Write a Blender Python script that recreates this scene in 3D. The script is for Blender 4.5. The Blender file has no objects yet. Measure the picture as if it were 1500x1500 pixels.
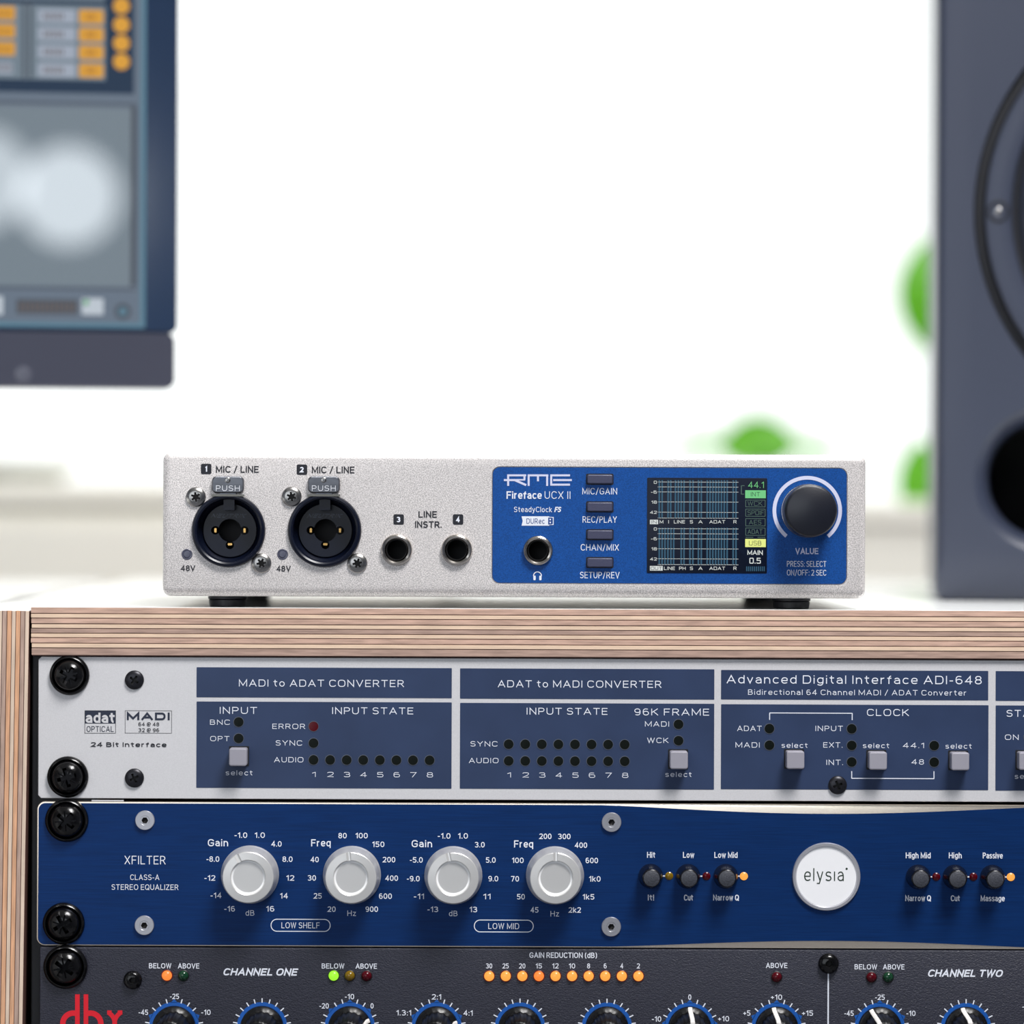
import bpy, bmesh, math, random
from mathutils import Vector, Matrix
random.seed(4)
PI = math.pi
# ------------------------------------------------------------------ units
# 1 drawing unit = 1/4800 m on the front plane of the rack
U = 4800.0; S = 1.0 / U
D = 1.1; DU = D * U                       # camera distance to the rack front
VX, VY = 705.0, 760.0                     # where the camera axis meets the picture
ROLL = math.radians(0.22)
CZ = 0.827                                # camera height
scn = bpy.context.scene
COL = scn.collection
# ------------------------------------------------------------------ camera, world, lights
cam = bpy.data.cameras.new('camera'); camo = bpy.data.objects.new('camera', cam); COL.objects.link(camo)
cam.sensor_width = 36; cam.lens = 36 * D / (1500 / U)
cam.shift_x = (750 - VX) / 1500; cam.shift_y = (VY - 750) / 1500
cam.clip_start = 0.01; cam.clip_end = 60
cam.dof.use_dof = True; cam.dof.focus_distance = D; cam.dof.aperture_fstop = cam.lens / 22.0
cam.dof.aperture_blades = 0
camo.matrix_world = Matrix.Translation((0, -D, CZ)) @ Matrix.Rotation(PI / 2, 4, 'X') @ Matrix.Rotation(ROLL, 4, 'Z')
scn.camera = camo
w = bpy.data.worlds.new('world'); scn.world = w; w.use_nodes = True
bgn = w.node_tree.nodes['Background']; bgn.inputs[0].default_value = (0.97, 1.0, 0.985, 1); bgn.inputs[1].default_value = 1.45
scn.view_settings.view_transform = 'Standard'; scn.view_settings.look = 'None'
scn.view_settings.exposure = 0.0; scn.view_settings.gamma = 1.0; scn.view_settings.use_curve_mapping = False

def area(name, loc, target, sx, sy, power, col=(1, 1, 1), shape='RECTANGLE'):
    l = bpy.data.lights.new(name, 'AREA'); l.shape = shape; l.size = sx
    if shape == 'RECTANGLE': l.size_y = sy
    l.energy = power; l.color = col
    o = bpy.data.objects.new(name, l); COL.objects.link(o); o.location = loc
    d = Vector(target) - Vector(loc); o.rotation_euler = d.to_track_quat('-Z', 'Y').to_euler()
    return o
area('key_softbox', (0.42, -0.75, CZ + 1.25), (0.02, 0.0, CZ - 0.06), 0.5, 0.5, 35, (1.0, 0.985, 0.98))
area('fill_softbox', (-0.9, -2.2, CZ + 0.35), (0.0, 0.0, CZ), 1.5, 1.3, 12, (0.88, 0.94, 1.0))
area('added_top_fill', (0.1, 0.5, 2.45), (0.1, 0.42, 0.8), 1.6, 0.7, 40, (1.0, 0.995, 0.98))  # added unseen area light that brightens the shelf top, not the fronts

# ------------------------------------------------------------------ basics
def lin(c):
    c = c / 255.0
    return c / 12.92 if c <= 0.04045 else ((c + 0.055) / 1.055) ** 2.4
def RGB(*c): return (lin(c[0]), lin(c[1]), lin(c[2]), 1)

MATS = {}
def mat(name, col, rough=0.5, metal=0.0, emit=0.0, spec=0.5, noise=None, bump=None, coat=0.0, trans=0.0):
    """noise=(scale, amount, stretch) varies the colour; bump=(scale, distance, stretch)"""
    if name in MATS: return MATS[name]
    m = bpy.data.materials.new(name); m.use_nodes = True
    nt = m.node_tree; b = nt.nodes['Principled BSDF']; L = nt.links
    b.inputs['Base Color'].default_value = col
    b.inputs['Roughness'].default_value = rough; b.inputs['Metallic'].default_value = metal
    b.inputs['Specular IOR Level'].default_value = spec
    b.inputs['Coat Weight'].default_value = coat
    tc = nt.nodes.new('ShaderNodeTexCoord')
    def nz(scale, stretch, detail=2.0):
        mp = nt.nodes.new('ShaderNodeMapping'); L.new(tc.outputs['Object'], mp.inputs[0])
        mp.inputs['Scale'].default_value = stretch
        n = nt.nodes.new('ShaderNodeTexNoise'); n.inputs['Scale'].default_value = scale; n.inputs['Detail'].default_value = detail
        L.new(mp.outputs[0], n.inputs['Vector']); return n
    if noise:
        n = nz(noise[0], noise[2])
        r = nt.nodes.new('ShaderNodeMapRange'); r.inputs[1].default_value = 0.28; r.inputs[2].default_value = 0.72
        r.inputs[3].default_value = 1 - noise[1]; r.inputs[4].default_value = 1 + noise[1]
        L.new(n.outputs[0], r.inputs[0])
        mx = nt.nodes.new('ShaderNodeVectorMath'); mx.operation = 'SCALE'; mx.inputs[0].default_value = col[:3]
        L.new(r.outputs[0], mx.inputs['Scale']); L.new(mx.outputs[0], b.inputs['Base Color'])
    if bump:
        n2 = nz(bump[0], bump[2])
        bp = nt.nodes.new('ShaderNodeBump'); bp.inputs['Strength'].default_value = 1.0; bp.inputs['Distance'].default_value = bump[1]
        L.new(n2.outputs[0], bp.inputs['Height']); L.new(bp.outputs[0], b.inputs['Normal'])
    if emit > 0:
        b.inputs['Emission Color'].default_value = col; b.inputs['Emission Strength'].default_value = emit; b.inputs['Base Color'].default_value = (col[0] * .12, col[1] * .12, col[2] * .12, 1)
    MATS[name] = m; return m
ONE = (1, 1, 1)

def T(px, py, dep=0.0):
    """picture measurement -> drawing units on the vertical plane 'dep' units behind the rack front"""
    k = (DU + dep) / DU; dx = px - VX; dy = py - VY
    return ((dx * math.cos(ROLL) + dy * math.sin(ROLL)) * k, dep, -(-dx * math.sin(ROLL) + dy * math.cos(ROLL)) * k)

POS = {}
def place(o, loc, parent):
    POS[o.name] = loc
    if parent is None: o.location = (loc[0] * S, loc[1] * S, CZ + loc[2] * S)
    else:
        p = POS[parent.name]; o.parent = parent
        o.location = ((loc[0] - p[0]) * S, (loc[1] - p[1]) * S, (loc[2] - p[2]) * S)
def props(o, label=None, cat=None, group=None, kind=None):
    if label: o['label'] = label
    if cat: o['category'] = cat
    if group: o['group'] = group
    if kind: o['kind'] = kind
    return o
def empty(name, loc, label, cat, group=None):
    if cat == 'potted plant': group = 'potted plants on the window sill'
    o = bpy.data.objects.new(name, None); o.empty_display_size = 0.02; COL.objects.link(o); place(o, loc, None)
    return props(o, label, cat, group)
def tomesh(name, bm, mats, smooth=38, scale=S):
    bmesh.ops.recalc_face_normals(bm, faces=bm.faces)
    lim = math.radians(smooth)
    for f in bm.faces: f.smooth = True
    for e in bm.edges:
        if len(e.link_faces) != 2 or e.calc_face_angle(0) > lim: e.smooth = False
    bmesh.ops.scale(bm, vec=(scale,) * 3, verts=bm.verts)
    me = bpy.data.meshes.new(name); bm.to_mesh(me); bm.free()
    for m in (mats if isinstance(mats, (list, tuple)) else [mats]): me.materials.append(m)
    return me
def obj(name, bm, mats, parent=None, loc=(0, 0, 0), label=None, cat=None, kind=None, smooth=38, rot=None):
    me = bm if isinstance(bm, bpy.types.Mesh) else tomesh(name, bm, mats, smooth)
    o = bpy.data.objects.new(name, me); COL.objects.link(o); place(o, loc, parent)
    if rot: o.rotation_euler = rot
    return props(o, label, cat, None, kind)

def rrect(x0, z0, x1, z1, r, n=6):
    if x0 > x1: x0, x1 = x1, x0
    if z0 > z1: z0, z1 = z1, z0
    pts = []
    for cx, cz, a in ((x1 - r, z1 - r, 0), (x0 + r, z1 - r, 90), (x0 + r, z0 + r, 180), (x1 - r, z0 + r, 270)):
        for i in range(n + 1):
            t = math.radians(a + 90 * i / n); pts.append((cx + r * math.cos(t), cz + r * math.sin(t)))
    return pts
def circ(cx, cz, r, n=32): return [(cx + r * math.cos(2 * PI * i / n), cz + r * math.sin(2 * PI * i / n)) for i in range(n)]
def loft(bm, loops, cap0=True, cap1=True, mi=0):
    rings = [[bm.verts.new((p[0], y, p[1])) for p in poly] for poly, y in loops]
    n = len(rings[0]); fs = []
    for a, b in zip(rings, rings[1:]):
        for i in range(n): fs.append(bm.faces.new((a[i], a[(i + 1) % n], b[(i + 1) % n], b[i])))
    if cap0: fs.append(bm.faces.new(rings[0]))
    if cap1: fs.append(bm.faces.new(rings[-1][::-1]))
    for f in fs: f.material_index = mi
    return bm
def slab(x0, z0, x1, z1, y0, y1, r=1.0, ch=0.0, n=4, bm=None, mi=0):
    """front at y0 (towards camera), back at y1"""
    bm = bm or bmesh.new()
    if x0 > x1: x0, x1 = x1, x0
    if z0 > z1: z0, z1 = z1, z0
    L = []
    if ch > 0:
        L.append((rrect(x0 + ch, z0 + ch, x1 - ch, z1 - ch, max(r - ch, 0.05), n), y0))
        L.append((rrect(x0 + ch * .3, z0 + ch * .3, x1 - ch * .3, z1 - ch * .3, max(r - ch * .3, 0.07), n), y0 + ch * .3))
        L.append((rrect(x0, z0, x1, z1, r, n), y0 + ch))
    else: L.append((rrect(x0, z0, x1, z1, r, n), y0))
    L.append((rrect(x0, z0, x1, z1, r, n), y1))
    return loft(bm, L, mi=mi)
def box(bm, x0, y0, z0, x1, y1, z1, mi=0):
    r = bmesh.ops.create_cube(bm, size=1)
    for v in r['verts']:
        v.co = Vector((x0 + (v.co.x + .5) * (x1 - x0), y0 + (v.co.y + .5) * (y1 - y0), z0 + (v.co.z + .5) * (z1 - z0)))
    for v in r['verts']:
        for f in v.link_faces: f.material_index = mi
    return bm
def bbox(x0, y0, z0, x1, y1, z1, bev=0.0):
    bm = bmesh.new(); box(bm, x0, y0, z0, x1, y1, z1)
    if bev: bmesh.ops.bevel(bm, geom=bm.edges[:], offset=bev, segments=2, affect='EDGES')
    return bm
def lathe(profile, n=32, bm=None, cx=0, cz=0, mis=None):
    bm = bm or bmesh.new(); rings = []
    for r, y in profile:
        rings.append([bm.verts.new((cx, y, cz))] if r < 1e-6 else [bm.verts.new((cx + r * math.cos(2 * PI * i / n), y, cz + r * math.sin(2 * PI * i / n))) for i in range(n)])
    for k, (a, b) in enumerate(zip(rings, rings[1:])):
        for i in range(n):
            j = (i + 1) % n
            if len(a) == 1 and len(b) == 1: continue
            if len(a) == 1: f = bm.faces.new((a[0], b[j], b[i]))
            elif len(b) == 1: f = bm.faces.new((a[i], a[j], b[0]))
            else: f = bm.faces.new((a[i], a[j], b[j], b[i]))
            if mis: f.material_index = mis[k]
    return bm
def boolean(bm, cutters, mode='DIFFERENCE'):
    def mk(b):
        bmesh.ops.recalc_face_normals(b, faces=b.faces)
        me = bpy.data.meshes.new('t'); b.to_mesh(me); b.free(); o = bpy.data.objects.new('t', me); COL.objects.link(o); return o
    a = mk(bm); cs = [mk(c) for c in cutters]
    for c in cs:
        m = a.modifiers.new('b', 'BOOLEAN'); m.object = c; m.operation = mode; m.solver = 'EXACT'
    dg = bpy.context.evaluated_depsgraph_get(); me = bpy.data.meshes.new_from_object(a.evaluated_get(dg))
    out = bmesh.new(); out.from_mesh(me); bpy.data.meshes.remove(me)
    for o in [a] + cs:
        d = o.data; bpy.data.objects.remove(o); bpy.data.meshes.remove(d)
    bmesh.ops.remove_doubles(out, verts=out.verts, dist=1e-4)
    return out
def flat(bm, pts, y=0, mi=0):
    f = bm.faces.new([bm.verts.new((p[0], y, p[1])) for p in pts]); f.material_index = mi; return f
def line(bm, x0, z0, x1, z1, wd, y=0, mi=0):
    d = Vector((x1 - x0, z1 - z0)).normalized() * wd / 2; nx, nz = -d.y, d.x
    flat(bm, [(x0 + nx, z0 + nz), (x1 + nx, z1 + nz), (x1 - nx, z1 - nz), (x0 - nx, z0 - nz)], y - nudge(), mi)
def arc(bm, cx, cz, r0, r1, a0, a1, n, y=0, mi=0):
    """angles clockwise from the top, degrees"""
    for i in range(n):
        t0 = math.radians(a0 + (a1 - a0) * i / n); t1 = math.radians(a0 + (a1 - a0) * (i + 1) / n)
        flat(bm, [(cx + r0 * math.sin(t0), cz + r0 * math.cos(t0)), (cx + r1 * math.sin(t0), cz + r1 * math.cos(t0)),
                  (cx + r1 * math.sin(t1), cz + r1 * math.cos(t1)), (cx + r0 * math.sin(t1), cz + r0 * math.cos(t1))], y, mi)
def outline(bm, x0, z0, x1, z1, r, wd, y=0, mi=0, n=6):
    a = rrect(x0, z0, x1, z1, r, n)
    if x0 > x1: x0, x1 = x1, x0
    if z0 > z1: z0, z1 = z1, z0
    b = rrect(x0 + wd, z0 + wd, x1 - wd, z1 - wd, max(r - wd, .05), n)
    for i in range(len(a)):
        j = (i + 1) % len(a); flat(bm, [a[i], a[j], b[j], b[i]], y, mi)

# ------------------------------------------------------------------ lettering: a stroke alphabet (flat print)
# centre lines on a cap height of 1; 'r' after a point rounds that corner; '|' starts a new stroke
GL = {
'A': '0,0 .34,1 .68,0|.12,.3 .56,.3', 'B': '0,0 0,1 .5,1r .5,.53r 0,.53|0,.53 .56,.53r .56,0r 0,0', 'C': '.6,.8 .6,1r 0,1r 0,0r .6,0r .6,.2',
'D': '0,0 0,1 .62,1r .62,0r 0,0', 'E': '.5,1 0,1 0,0 .5,0|0,.52 .45,.52', 'F': '.5,1 0,1 0,0|0,.5 .43,.5', 'G': '.63,.76 .63,1r 0,1r 0,0r .63,0r .63,.46 .36,.46',
'H': '0,0 0,1|.6,0 .6,1|0,.52 .6,.52', 'I': '0,0 0,1', 'J': '.4,1 .4,0r 0,0r 0,.25', 'K': '0,0 0,1|.54,1 .0,.4|.17,.58 .58,0', 'L': '0,1 0,0 .46,0', 'M': '0,0 0,1 .38,.12 .76,1 .76,0',
'N': '0,0 0,1 .6,0 .6,1', 'O': '.34,1 0,1r 0,0r .68,0r .68,1r .34,1', 'P': '0,0 0,1 .54,1r .54,.44r 0,.44', 'Q': '.34,1 0,1r 0,0r .68,0r .68,1r .34,1|.42,.25 .68,-.06',
'R': '0,0 0,1 .54,1r .54,.46r 0,.46|.3,.46 .57,0', 'S': '.5,.84 .5,1r 0,1r 0,.52r .53,.52r .53,0r 0,0r 0,.16', 'T': '0,1 .58,1|.29,1 .29,0', 'U': '0,1 0,0r .6,0r .6,1',
'V': '0,1 .32,0 .64,1', 'W': '0,1 .22,0 .45,1 .68,0 .9,1', 'X': '0,0 .58,1|0,1 .58,0', 'Y': '0,1 .3,.44 .6,1|.3,.44 .3,0', 'Z': '0,1 .52,1 0,0 .54,0',
'0': '.25,1 0,1r 0,0r .5,0r .5,1r .25,1', '1': '0,.8 .22,1 .22,0', '2': '0,.82 0,1r .5,1r .5,.56r 0,0 .5,0', '3': '0,.87 0,1r .48,1r .48,.53r .18,.53|.18,.53 .52,.53r .52,0r 0,0r 0,.13',
'4': '.4,0 .4,1 0,.28 .54,.28', '5': '.46,1 .04,1 .02,.58 .5,.58r .5,0r 0,0r 0,.14', '6': '.42,.93 .42,1r 0,1r 0,0r .5,0r .5,.6r 0,.6r 0,.3', '7': '0,1 .5,1 .17,0',
'8': '.25,1 .03,1r .03,.54r .47,.54r .47,1r .25,1|.25,.54 0,.54r 0,0r .5,0r .5,.54r .25,.54', '9': '.08,.07 .08,0r .5,0r .5,1r 0,1r 0,.4r .5,.4r .5,.7',
'a': '.03,.56 .03,.72r .43,.72r .43,0|.43,.42 0,.42r 0,0r .43,0r .43,.22', 'b': '0,1 0,0|0,.45 0,.72r .46,.72r .46,0r 0,0r 0,.27', 'c': '.42,.6 .42,.72r 0,.72r 0,0r .42,0r .42,.12',
'd': '.46,1 .46,0|.46,.45 .46,.72r 0,.72r 0,0r .46,0r .46,.27', 'e': '0,.35 .46,.35 .46,.72r 0,.72r 0,0r .44,0r .44,.1', 'f': '.28,1 .1,1r .1,0|0,.71 .27,.71',
'g': '.46,.5 .46,.72r 0,.72r 0,.04r .46,.04r .46,.27|.46,.72 .46,-.26r .02,-.26r .02,-.13', 'h': '0,0 0,1|0,.42 0,.72r .44,.72r .44,0', 'i': '0,0 0,.68|0,.98 0,1.0', '\u0131': '0,0 0,.72',
'k': '0,0 0,1|0,.26 .4,.72|.13,.4 .43,0', 'l': '0,0 0,1', 'm': '0,0 0,.72|0,.42 0,.72r .36,.72r .36,0|.36,.42 .36,.72r .72,.72r .72,0', 'n': '0,0 0,.72|0,.42 0,.72r .44,.72r .44,0',
'o': '.23,.72 0,.72r 0,0r .47,0r .47,.72r .23,.72', 'p': '0,.72 0,-.26|0,.45 0,.72r .46,.72r .46,0r 0,0r 0,.27', 'q': '.46,.72 .46,-.26|.46,.45 .46,.72r 0,.72r 0,0r .46,0r .46,.27',
'r': '0,0 0,.72|0,.42 0,.72r .27,.72', 's': '.37,.62 .37,.72r 0,.72r 0,.37r .4,.37r .4,0r 0,0r 0,.1', 't': '.12,.95 .12,0r .3,0|0,.72 .3,.72', 'u': '0,.72 0,0r .44,0r .44,.3|.44,.72 .44,0',
'v': '0,.72 .21,0 .42,.72', 'w': '0,.72 .17,0 .34,.72 .51,0 .68,.72', 'x': '0,0 .4,.72|0,.72 .4,0', 'y': '0,.72 .22,.02|.44,.72 .17,-.26 .0,-.26', 'z': '0,.72 .38,.72 0,0 .4,0',
'-': '0,.38 .22,.38', '+': '0,.42 .4,.42|.2,.2 .2,.64', '/': '0,-.1 .36,1.06', '.': '0,0 0,.03', ':': '0,0 0,.03|0,.6 0,.63', '!': '0,.33 0,1|0,0 0,.03', '(': '.18,1.08 0,.9r 0,0r .18,-.18', ')': '0,1.08 .18,.9r .18,0r 0,-.18',
'@': '.56,.35 .4,.35r .4,.65r .2,.65r .2,.3r .4,.3r .4,.4|.62,.3 .75,.3r .75,1r 0,1r 0,-.05r .6,-.05'}
KIND = {'round': (1.0, .33, .30), 'square': (1.0, .34, .30), 'lcd': (.7, .16, .26)}
EPS = [0]
def nudge():
    EPS[0] = (EPS[0] + 1) % 40; return EPS[0] * .004
def rounded(pts, frac, cap_r, n=6):
    out = []; N = len(pts); closed = (abs(pts[0][0] - pts[-1][0]) + abs(pts[0][1] - pts[-1][1]) < 1e-6)
    for i, (x, y, r) in enumerate(pts):
        if i == 0 or i == N - 1 or not r: out.append((x, y)); continue
        p = Vector((x, y)); a = Vector(pts[i - 1][:2]) - p; b = Vector(pts[i + 1][:2]) - p
        ka = 1.0 if (i == 1 and not closed and not pts[0][2]) else .5
        kb = 1.0 if (i == N - 2 and not closed and not pts[-1][2]) else .5
        if closed and i == 1: ka = 1.0
        if closed and i == N - 2: kb = 1.0
        da = min(a.length * ka * .98, cap_r) * frac; db = min(b.length * kb * .98, cap_r) * frac
        if da < 1e-5 or db < 1e-5: out.append((x, y)); continue
        A = p + a.normalized() * da; B = p + b.normalized() * db; c1 = A.lerp(p, .56); c2 = B.lerp(p, .56)
        for k in range(n + 1):
            t = k / n; q = A * (1 - t) ** 3 + c1 * 3 * t * (1 - t) ** 2 + c2 * 3 * t * t * (1 - t) + B * t ** 3; out.append((q.x, q.y))
    return out
def stroke_faces(bm, pts, th, y, mi):
    P = [Vector(p) for p in pts]; Q = [P[0]]
    for p in P[1:]:
        if (p - Q[-1]).length > 1e-4: Q.append(p)
    if len(Q) < 2: return
    h = th / 2; e0 = h * .98 if ((Q[0] - Q[1]).length > th * 1.1 or len(Q) == 2) else 0; e1 = h * .98 if ((Q[-1] - Q[-2]).length > th * 1.1 or len(Q) == 2) else 0
    Q[0] = Q[0] + (Q[0] - Q[1]).normalized() * e0; Q[-1] = Q[-1] + (Q[-1] - Q[-2]).normalized() * e1
    L = []; Rr = []
    for i, p in enumerate(Q):
        d0 = (Q[i] - Q[i - 1]).normalized() if i > 0 else None; d1 = (Q[i + 1] - Q[i]).normalized() if i < len(Q) - 1 else None
        if d0 is None: d0 = d1
        if d1 is None: d1 = d0
        m = d0 + d1
        if m.length < .2: m = d1.copy()
        m.normalize(); nrm = Vector((-m.y, m.x)); k = h / max(abs(nrm.dot(Vector((-d1.y, d1.x)))), .36)
        yy = y - i * .004; L.append(bm.verts.new((p.x + nrm.x * k, yy, p.y + nrm.y * k))); Rr.append(bm.verts.new((p.x - nrm.x * k, yy, p.y - nrm.y * k)))
    for i in range(len(Q) - 1):
        f = bm.faces.new((L[i], L[i + 1], Rr[i + 1], Rr[i])); f.material_index = mi
LAY = []
class Layer:
    def __init__(self, name, mats, parent, loc, label=None, style='round'):
        self.name, self.mats, self.parent, self.loc, self.label, self.style = name, mats, parent, loc, label, style
        self.bm = bmesh.new(); LAY.append(self)
    def P(self, px, py, dep):
        t = T(px, py, dep); return (t[0] - self.loc[0], t[2] - self.loc[2])
def text(dest, s, x0, x1, yc, cap, dep=0.0, bold=0.0, shear=0.0, mi=0, off=0.3, style=None):
    """dest = print layer; x0..x1, yc = measured extent and middle of the capitals; cap = their height"""
    frac, cr, gap = KIND[style or dest.style]
    th = cap * (.125 + bold * 2.6); sk = []; x = 0
    for ch in s:
        if ch == ' ': x += .32; continue
        st = []
        for part in GL[ch].split('|'):
            pts = []
            for q in part.split():
                r = q.endswith('r'); a, b = q.rstrip('r').split(','); pts.append((float(a), float(b), r))
            st.append(pts)
        w_ = max(p[0] for q in st for p in q)
        sk += [[(p[0] + x + shear * p[1], p[1], p[2]) for p in q] for q in st]; x += w_ + gap
    a = min(p[0] for q in sk for p in q); b = max(p[0] for q in sk for p in q)
    k = (DU + dep) / DU; W_ = (x1 - x0) * k - th; Hh = cap * k - th
    cx, cz = dest.P((x0 + x1) / 2, yc, dep); y = dep - dest.loc[1] - off
    kx = W_ / (b - a) if b - a > 1e-6 else 0
    for q in sk:
        m = [(cx + (p[0] - (a + b) / 2) * kx, cz + (p[1] - .5) * Hh, p[2]) for p in q]
        stroke_faces(dest.bm, rounded(m, frac, cr * cap * k), th, y - nudge(), mi)
def flush_text():
    for l in LAY:
        if len(l.bm.faces) == 0: continue
        me = bpy.data.meshes.new(l.name)
        for f in l.bm.faces:
            f.normal_update()
            if f.normal.y > 0: f.normal_flip()
        bmesh.ops.scale(l.bm, vec=(S,) * 3, verts=l.bm.verts); l.bm.to_mesh(me); l.bm.free()
        for m in l.mats: me.materials.append(m)
        o = bpy.data.objects.new(l.name, me); COL.objects.link(o); place(o, l.loc, l.parent); props(o, l.label, kind='stuff')

# ------------------------------------------------------------------ materials
sand_alu = mat('sandblasted aluminium', RGB(209, 204, 202), .45, .25, noise=(3300, .48, ONE), bump=(3000, .00006, ONE))
blue_plate = mat('blue anodised plate', RGB(18, 75, 148), .4, .2, spec=.3, noise=(2600, .28, ONE))
dark_gap = mat('dark gap', RGB(14, 16, 26), .6)
blk_plastic = mat('black plastic', RGB(18, 21, 32), .38, bump=(1500, .00002, ONE))
blk_deep = mat('deep black interior', RGB(4, 5, 12), .7)
navy_plastic = mat('blue black socket plastic', RGB(9, 15, 32), .3, spec=.35)
clip_steel = mat('latch steel', RGB(120, 118, 112), .3, .9)
recess = mat('painted screw recess shade', RGB(24, 22, 22), .35, .6)  # shade inside the screw recesses put into a darker colour
chrome = mat('bright nickel', RGB(205, 198, 190), .16, 1.0)
steel = mat('dull steel', RGB(160, 158, 156), .27, 1.0, noise=(900, .12, (1, 1, .15)))
tab_steel = mat('dark brushed steel', RGB(112, 114, 120), .32, .95, noise=(900, .2, (.15, 1, 1)))
gold = mat('gold contact', RGB(225, 180, 110), .2, 1.0)
rubber = mat('black rubber', RGB(12, 13, 20), .45)
led_off_grey = mat('unlit grey lens', RGB(78, 80, 96), .25)
white_ink = mat('white ink', RGB(226, 230, 240), .5)
lav_ink = mat('pale lavender ink', RGB(205, 208, 232), .5)
grey_ink = mat('grey ink', RGB(170, 172, 178), .5)
black_ink = mat('black ink', RGB(22, 24, 34), .5)
slate_key = mat('slate rubber key', RGB(62, 64, 88), .35, bump=(2500, .00003, ONE))
screen_black = mat('display black', RGB(12, 20, 38), .35, spec=.2)
silver_face = mat('silver painted faceplate', RGB(207, 206, 208), .4, .1, noise=(2600, .05, ONE))
slate_ink = mat('slate blue print', RGB(46, 60, 90), .36, spec=.3, noise=(60, .10, ONE))
led_dark = mat('dark led lens', RGB(12, 17, 14), .35, spec=.15)
led_rim = mat('led rim', RGB(74, 80, 92), .35)
led_red_off = mat('unlit red led', RGB(74, 4, 16), .2, spec=.3)
led_green_off = mat('unlit green led', RGB(14, 56, 34), .12)
led_amber_off = mat('unlit amber led', RGB(118, 92, 12), .15)
led_orange = mat('lit orange led', RGB(255, 142, 62), .3, emit=.95)
led_orange2 = mat('lit amber led', RGB(255, 172, 76), .3, emit=0.95)
led_halo = mat('painted red rim glow', RGB(170, 30, 10), .3, emit=.25)  # glow of the lit led put into the rim's colour and emission
led_green_on = mat('lit green led', RGB(170, 255, 60), .3, emit=.9)
key_grey = mat('grey button cap', RGB(150, 148, 158), .4)
blk_gloss = mat('black zinc screw', RGB(9, 9, 11), .2, .3, bump=(700, .00004, ONE))
blk_matte = mat('black oxide screw', RGB(34, 34, 40), .35, .5)
eq_blue = mat('brushed blue overlay', RGB(8, 46, 98), .4, .3, spec=.22, noise=(420, .16, (.22, 1, 7)))
eq_edge = mat('polished aluminium plate', RGB(226, 214, 198), .2, .85)
alu_knob = mat('satin aluminium knob', RGB(216, 215, 213), .32, .5)
alu_dish = mat('bright dished cap', RGB(242, 242, 242), .4, .05)
alu_screw = mat('satin socket screw', RGB(190, 190, 196), .32, .8)
comp_face = mat('black textured paint', RGB(44, 45, 57), .45, .0, spec=.4, noise=(1500, .12, ONE), bump=(1900, .00022, (1, 1, 1.4)))
comp_blue = mat('blue dial ring', RGB(10, 84, 168), .45)
blk_knob = mat('glossy black knob', RGB(10, 10, 12), .32, spec=.35)
white_bar = mat('white pointer', RGB(232, 228, 224), .45)
red_ink = mat('red ink', RGB(212, 8, 34), .45)
badge_white = mat('white badge', RGB(238, 238, 240), .3)
badge_ring = mat('badge ring', RGB(190, 190, 196), .3, .6)
green_blk = mat('dark green ink', RGB(24, 46, 30), .5)

# ================================================================== ROOM
def struct(name, bm, m): return obj(name, bm, m, None, (0, 0, 0), None, None, 'structure')
def mu(x, y, z): return (x * U, y * U, (z - CZ) * U)
def mbox(x0, y0, z0, x1, y1, z1, bev=0, bm=None):
    a = mu(x0, y0, z0); b = mu(x1, y1, z1)
    if bm is not None: return box(bm, *a, *b)
    return bbox(*a, *b, bev)
wallm = mat('white wall paint', RGB(225, 224, 220), .8, noise=(6, .03, ONE))
beige = mat('beige wall paint', RGB(222, 221, 212), .8, noise=(5, .03, ONE))
floorm = mat('grey carpet floor', RGB(120, 122, 128), .9, noise=(9, .15, (1, 8, 1)))
darkw = mat('slate studio wall paint', RGB(128, 132, 144), .8, noise=(6, .03, ONE))
struct('floor', mbox(-2, -3, -.05, 2, 1.1, 0), floorm)
struct('ceiling', mbox(-2, -3, 2.6, 2, 1.1, 2.65), wallm)
struct('wall_left', mbox(-2.1, -3, 0, -2, 1.1, 2.6), darkw)
struct('wall_right', mbox(2, -3, 0, 2.1, 1.1, 2.6), darkw)
struct('wall_front', mbox(-2.1, -3.1, 0, 2.1, -3, 2.6), darkw)
WB = .85
sillz = CZ + T(1300, 735, WB * U)[2] * S
bm = mbox(-2.1, WB, 0, 2.1, 1.1, sillz - .012)
mbox(-2.1, .98, sillz - .012, -1.5, 1.1, 2.6, bm=bm); mbox(1.5, .98, sillz - .012, 2.1, 1.1, 2.6, bm=bm)
mbox(-1.5, .98, 2.35, 1.5, 1.1, 2.6, bm=bm)
struct('wall_back', bm, beige)
wf = mat('white window frame', RGB(235, 236, 236), .4)
wn = struct('window_1', mbox(-1.5, 1.02, sillz, 1.5, 1.08, sillz + .003), wf)
bm = mbox(-1.5, 1.02, sillz, -1.44, 1.08, 2.35); mbox(1.44, 1.02, sillz, 1.5, 1.08, 2.35, bm=bm); mbox(-1.5, 1.02, 2.29, 1.5, 1.08, 2.35, bm=bm)
POS['window_1'] = (0, 0, 0)
obj('window_frame', bm, wf, wn, (0, 0, 0))
obj('window_sill', mbox(-1.5, WB - .004, sillz - .012, 1.5, .985, sillz, 8), beige, wn, (0, 0, 0))
gl = bpy.data.materials.new('window glass'); gl.use_nodes = True; nt = gl.node_tree; nt.nodes.clear()
o_ = nt.nodes.new('ShaderNodeOutputMaterial'); mx = nt.nodes.new('ShaderNodeMixShader'); tr = nt.nodes.new('ShaderNodeBsdfTransparent'); gs = nt.nodes.new('ShaderNodeBsdfGlossy')
gs.inputs['Roughness'].default_value = .02; mx.inputs[0].default_value = .05
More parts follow.
